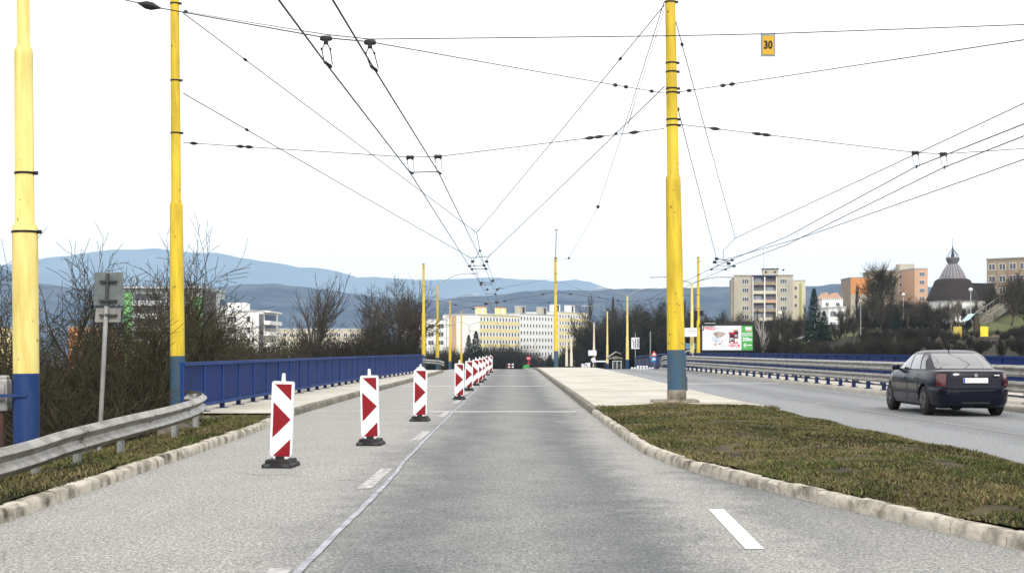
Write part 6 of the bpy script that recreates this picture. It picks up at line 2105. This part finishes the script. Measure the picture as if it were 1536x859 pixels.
def thicket(label, spots, thick=1.0, leafmat='leaf_br', bark='brush', leaves=True):
    Vs = []; Ts = []; Ms = []; base = 0
    for (x, y, zb, zt, ws) in spots:
        rr_ = .5 * (zt - zb) * ws + .3
        if y < 125 and ((x < 5 and x + rr_ > -7.3) or (x > 5 and x - rr_ < 19.4)): continue
        V, T, V2, T2, top = BV[rng.randrange(3)]
        s_ = (zt - zb) / top; a = rng.uniform(0, 6.28); c, sn = math.cos(a), math.sin(a)
        Rm = np.array([[c, -sn, 0], [sn, c, 0], [0, 0, 1]]) * np.array([[s_ * ws], [s_ * ws], [s_]])
        for (VV, TT, mi) in ((V, T, 0), (V2, T2, 1)):
            if mi == 1 and not leaves: continue
            Vs.append(VV @ Rm.T + np.array([x, y, zb])); Ts.append(TT + base); Ms.append(np.full(len(TT), mi, np.int32)); base += len(VV)
    me = np_mesh('thicket', np.concatenate(Vs), np.concatenate(Ts), [M[bark], M[leafmat]], np.concatenate(Ms))
    o = link('thicket', me); setp(o, label, 'undergrowth', None, 'stuff'); return o


def spots(n, px0, px1, Y0, Y1, top, jit, ws=1.0, zb=None):
    out_ = []
    for k in range(n):
        px = px0 + (px1 - px0) * (k + rng.random()) / n; Y = rng.uniform(Y0, Y1)
        tp = top(px) if callable(top) else top
        p = at(px, tp + rng.uniform(-jit, jit), Y)
        b = terr(p.x, Y) - .3 if zb is None else zb
        if p.z - b < .5: b = p.z - .8
        out_.append((p.x, Y, b, p.z, ws * rng.uniform(.8, 1.25)))
    return out_


left_top = lambda x: float(np.interp(x, [-60, 0, 60, 110, 150, 200, 300, 340, 400, 470, 520, 600, 660, 700], [500, 505, 520, 512, 520, 520, 512, 500, 512, 492, 500, 490, 512, 525]))
thicket('tangled dark undergrowth filling the hollow behind the left guardrail', spots(26, -60, 225, 52, 64, lambda x: 548, 12, 1.0) + spots(30, -40, 300, 66, 110, lambda x: left_top(x) + 22, 9, .8))
thicket('dark undergrowth and bushes behind the blue parapet', spots(46, 285, 650, 92, 150, left_top, 9, .8))
thicket('olive brown young growth in front of the white block', spots(12, 340, 420, 80, 100, 508, 10, .6), 1, 'leaf_br', 'bark_ol', False)
thicket('dark bushes at the foot of the white gable and striped block', spots(16, 640, 735, 250, 330, lambda x: float(np.interp(x, [640, 700, 735], [512, 525, 520])), 6, .9) + spots(26, 722, 880, 300, 390, lambda x: float(np.interp(x, [722, 770, 800, 830, 850, 880], [512, 514, 528, 534, 524, 508])), 5, .9))
thicket('dense dark thicket behind the lamps and the billboard', spots(60, 850, 1290, 238, 290, lambda x: float(np.interp(x, [850, 880, 900, 940, 1040, 1100, 1200, 1230, 1290], [528, 500, 478, 474, 478, 482, 478, 498, 482])), 9, 1.0))
thicket('dark thicket low down behind the opposite parapet', spots(22, 862, 1010, 240, 262, 528, 5, .9) + spots(40, 1010, 1300, 135, 185, lambda x: float(np.interp(x, [860, 940, 1000, 1150, 1200, 1300], [536, 528, 515, 500, 508, 512])), 6, .9))
thicket('brown scrub on the slope below the church', spots(120, 1290, 1600, 170, 215, lambda x: float(np.interp(x, [1290, 1340, 1400, 1440, 1480, 1600], [492, 496, 490, 500, 498, 478])), 6, .8) +
        spots(80, 1280, 1600, 130, 168, lambda x: float(np.interp(x, [1290, 1400, 1480, 1600], [508, 506, 508, 496])), 5, .8))
thicket('clipped dark hedge line at the foot of the church', spots(50, 1290, 1490, 225, 262, lambda x: float(np.interp(x, [1340, 1400, 1440, 1480], [474, 474, 482, 462])), 4, .9))
thicket('dark bushes behind the church and the long block', spots(24, 1290, 1600, 300, 345, lambda x: float(np.interp(x, [1290, 1380, 1460, 1500, 1600], [452, 446, 440, 432, 420])), 7, 1.0))


# ------------------------------------------------------------------ person by the white board
def person(x, y, zb):
    t = empty('person', (x, y, zb), 0, 'distant person in a white top and dark trousers standing beside the island end', 'person')
    V = [(0, 0, .95), (0, 0, 1.15), (0, 0, 1.38), (0, 0, 1.50), (0, 0, 1.60), (0, .0, 1.74),
         (.10, 0, .90), (.13, .03, .50), (.15, .0, .08), (.16, -.10, .04), (-.10, 0, .90), (-.14, -.02, .50), (-.18, .02, .08), (-.19, -.08, .04),
         (.19, 0, 1.40), (.25, .02, 1.15), (.24, -.08, .92), (.24, -.12, .82), (-.19, 0, 1.40), (-.25, 0, 1.15), (-.20, -.14, .98), (-.17, -.2, .90)]
    E = [(0, 1), (1, 2), (2, 3), (3, 4), (4, 5), (0, 6), (6, 7), (7, 8), (8, 9), (0, 10), (10, 11), (11, 12), (12, 13), (2, 14), (14, 15), (15, 16), (16, 17), (2, 18), (18, 19), (19, 20), (20, 21)]
    RR = [.15, .14, .16, .06, .085, .09, .10, .07, .05, .045, .10, .07, .05, .045, .065, .048, .036, .03, .065, .048, .036, .03]
    me = bpy.data.meshes.new('body'); me.from_pydata(V, E, []); o = link('body', me, t)
    me.materials.append(mat('person_trousers', (.03, .03, .05), .8)); 
    o.modifiers.new('s', 'SKIN'); o.modifiers.new('u', 'SUBSURF').levels = 1
    for k, r_ in enumerate(RR): me.skin_vertices[0].data[k].radius = (r_, r_)
    me.skin_vertices[0].data[0].use_root = True
    dg = bpy.context.evaluated_depsgraph_get(); m2 = bpy.data.meshes.new_from_object(o.evaluated_get(dg)); o.modifiers.clear(); 
    m2.materials.clear()
    for m_ in (mat('trousers', (.03, .03, .05), .8), mat('skin', (.45, .28, .2), .6)): m2.materials.append(m_)
    for f in m2.polygons: f.material_index = 1 if (f.center.z > 1.5 or (abs(f.center.x) > .2 and f.center.z < 1.0)) else 0
    o.data = m2
    mb = MB(); mb.lathe([(.88, .20), (1.05, .185), (1.25, .20), (1.40, .21), (1.47, .10)], n=16); sh = mb.build('top', M['white_plastic'], t, True); sh.scale = (1, .72, 1)
    for sg in (-1, 1):
        mb = MB(); mb.tube([(sg * .15, 0, 1.41), (sg * .22, 0, 1.36), (sg * .26, .01, 1.14), (sg * .245, -.06, 1.0)], [.07, .075, .06, .05], 8); mb.build('sleeve', M['white_plastic'], t, True)
    mb = MB(); mb.lathe([(1.62, .098), (1.70, .104), (1.78, .085), (1.82, .03)], n=12); mb.build('hair', M['bark'], t, True)
    return t


p = at(890, 553, 186)
person(p.x, 186, road_z(186))

# name the leftovers
for o in bpy.data.objects:
    if 'H' in o: del o['H']
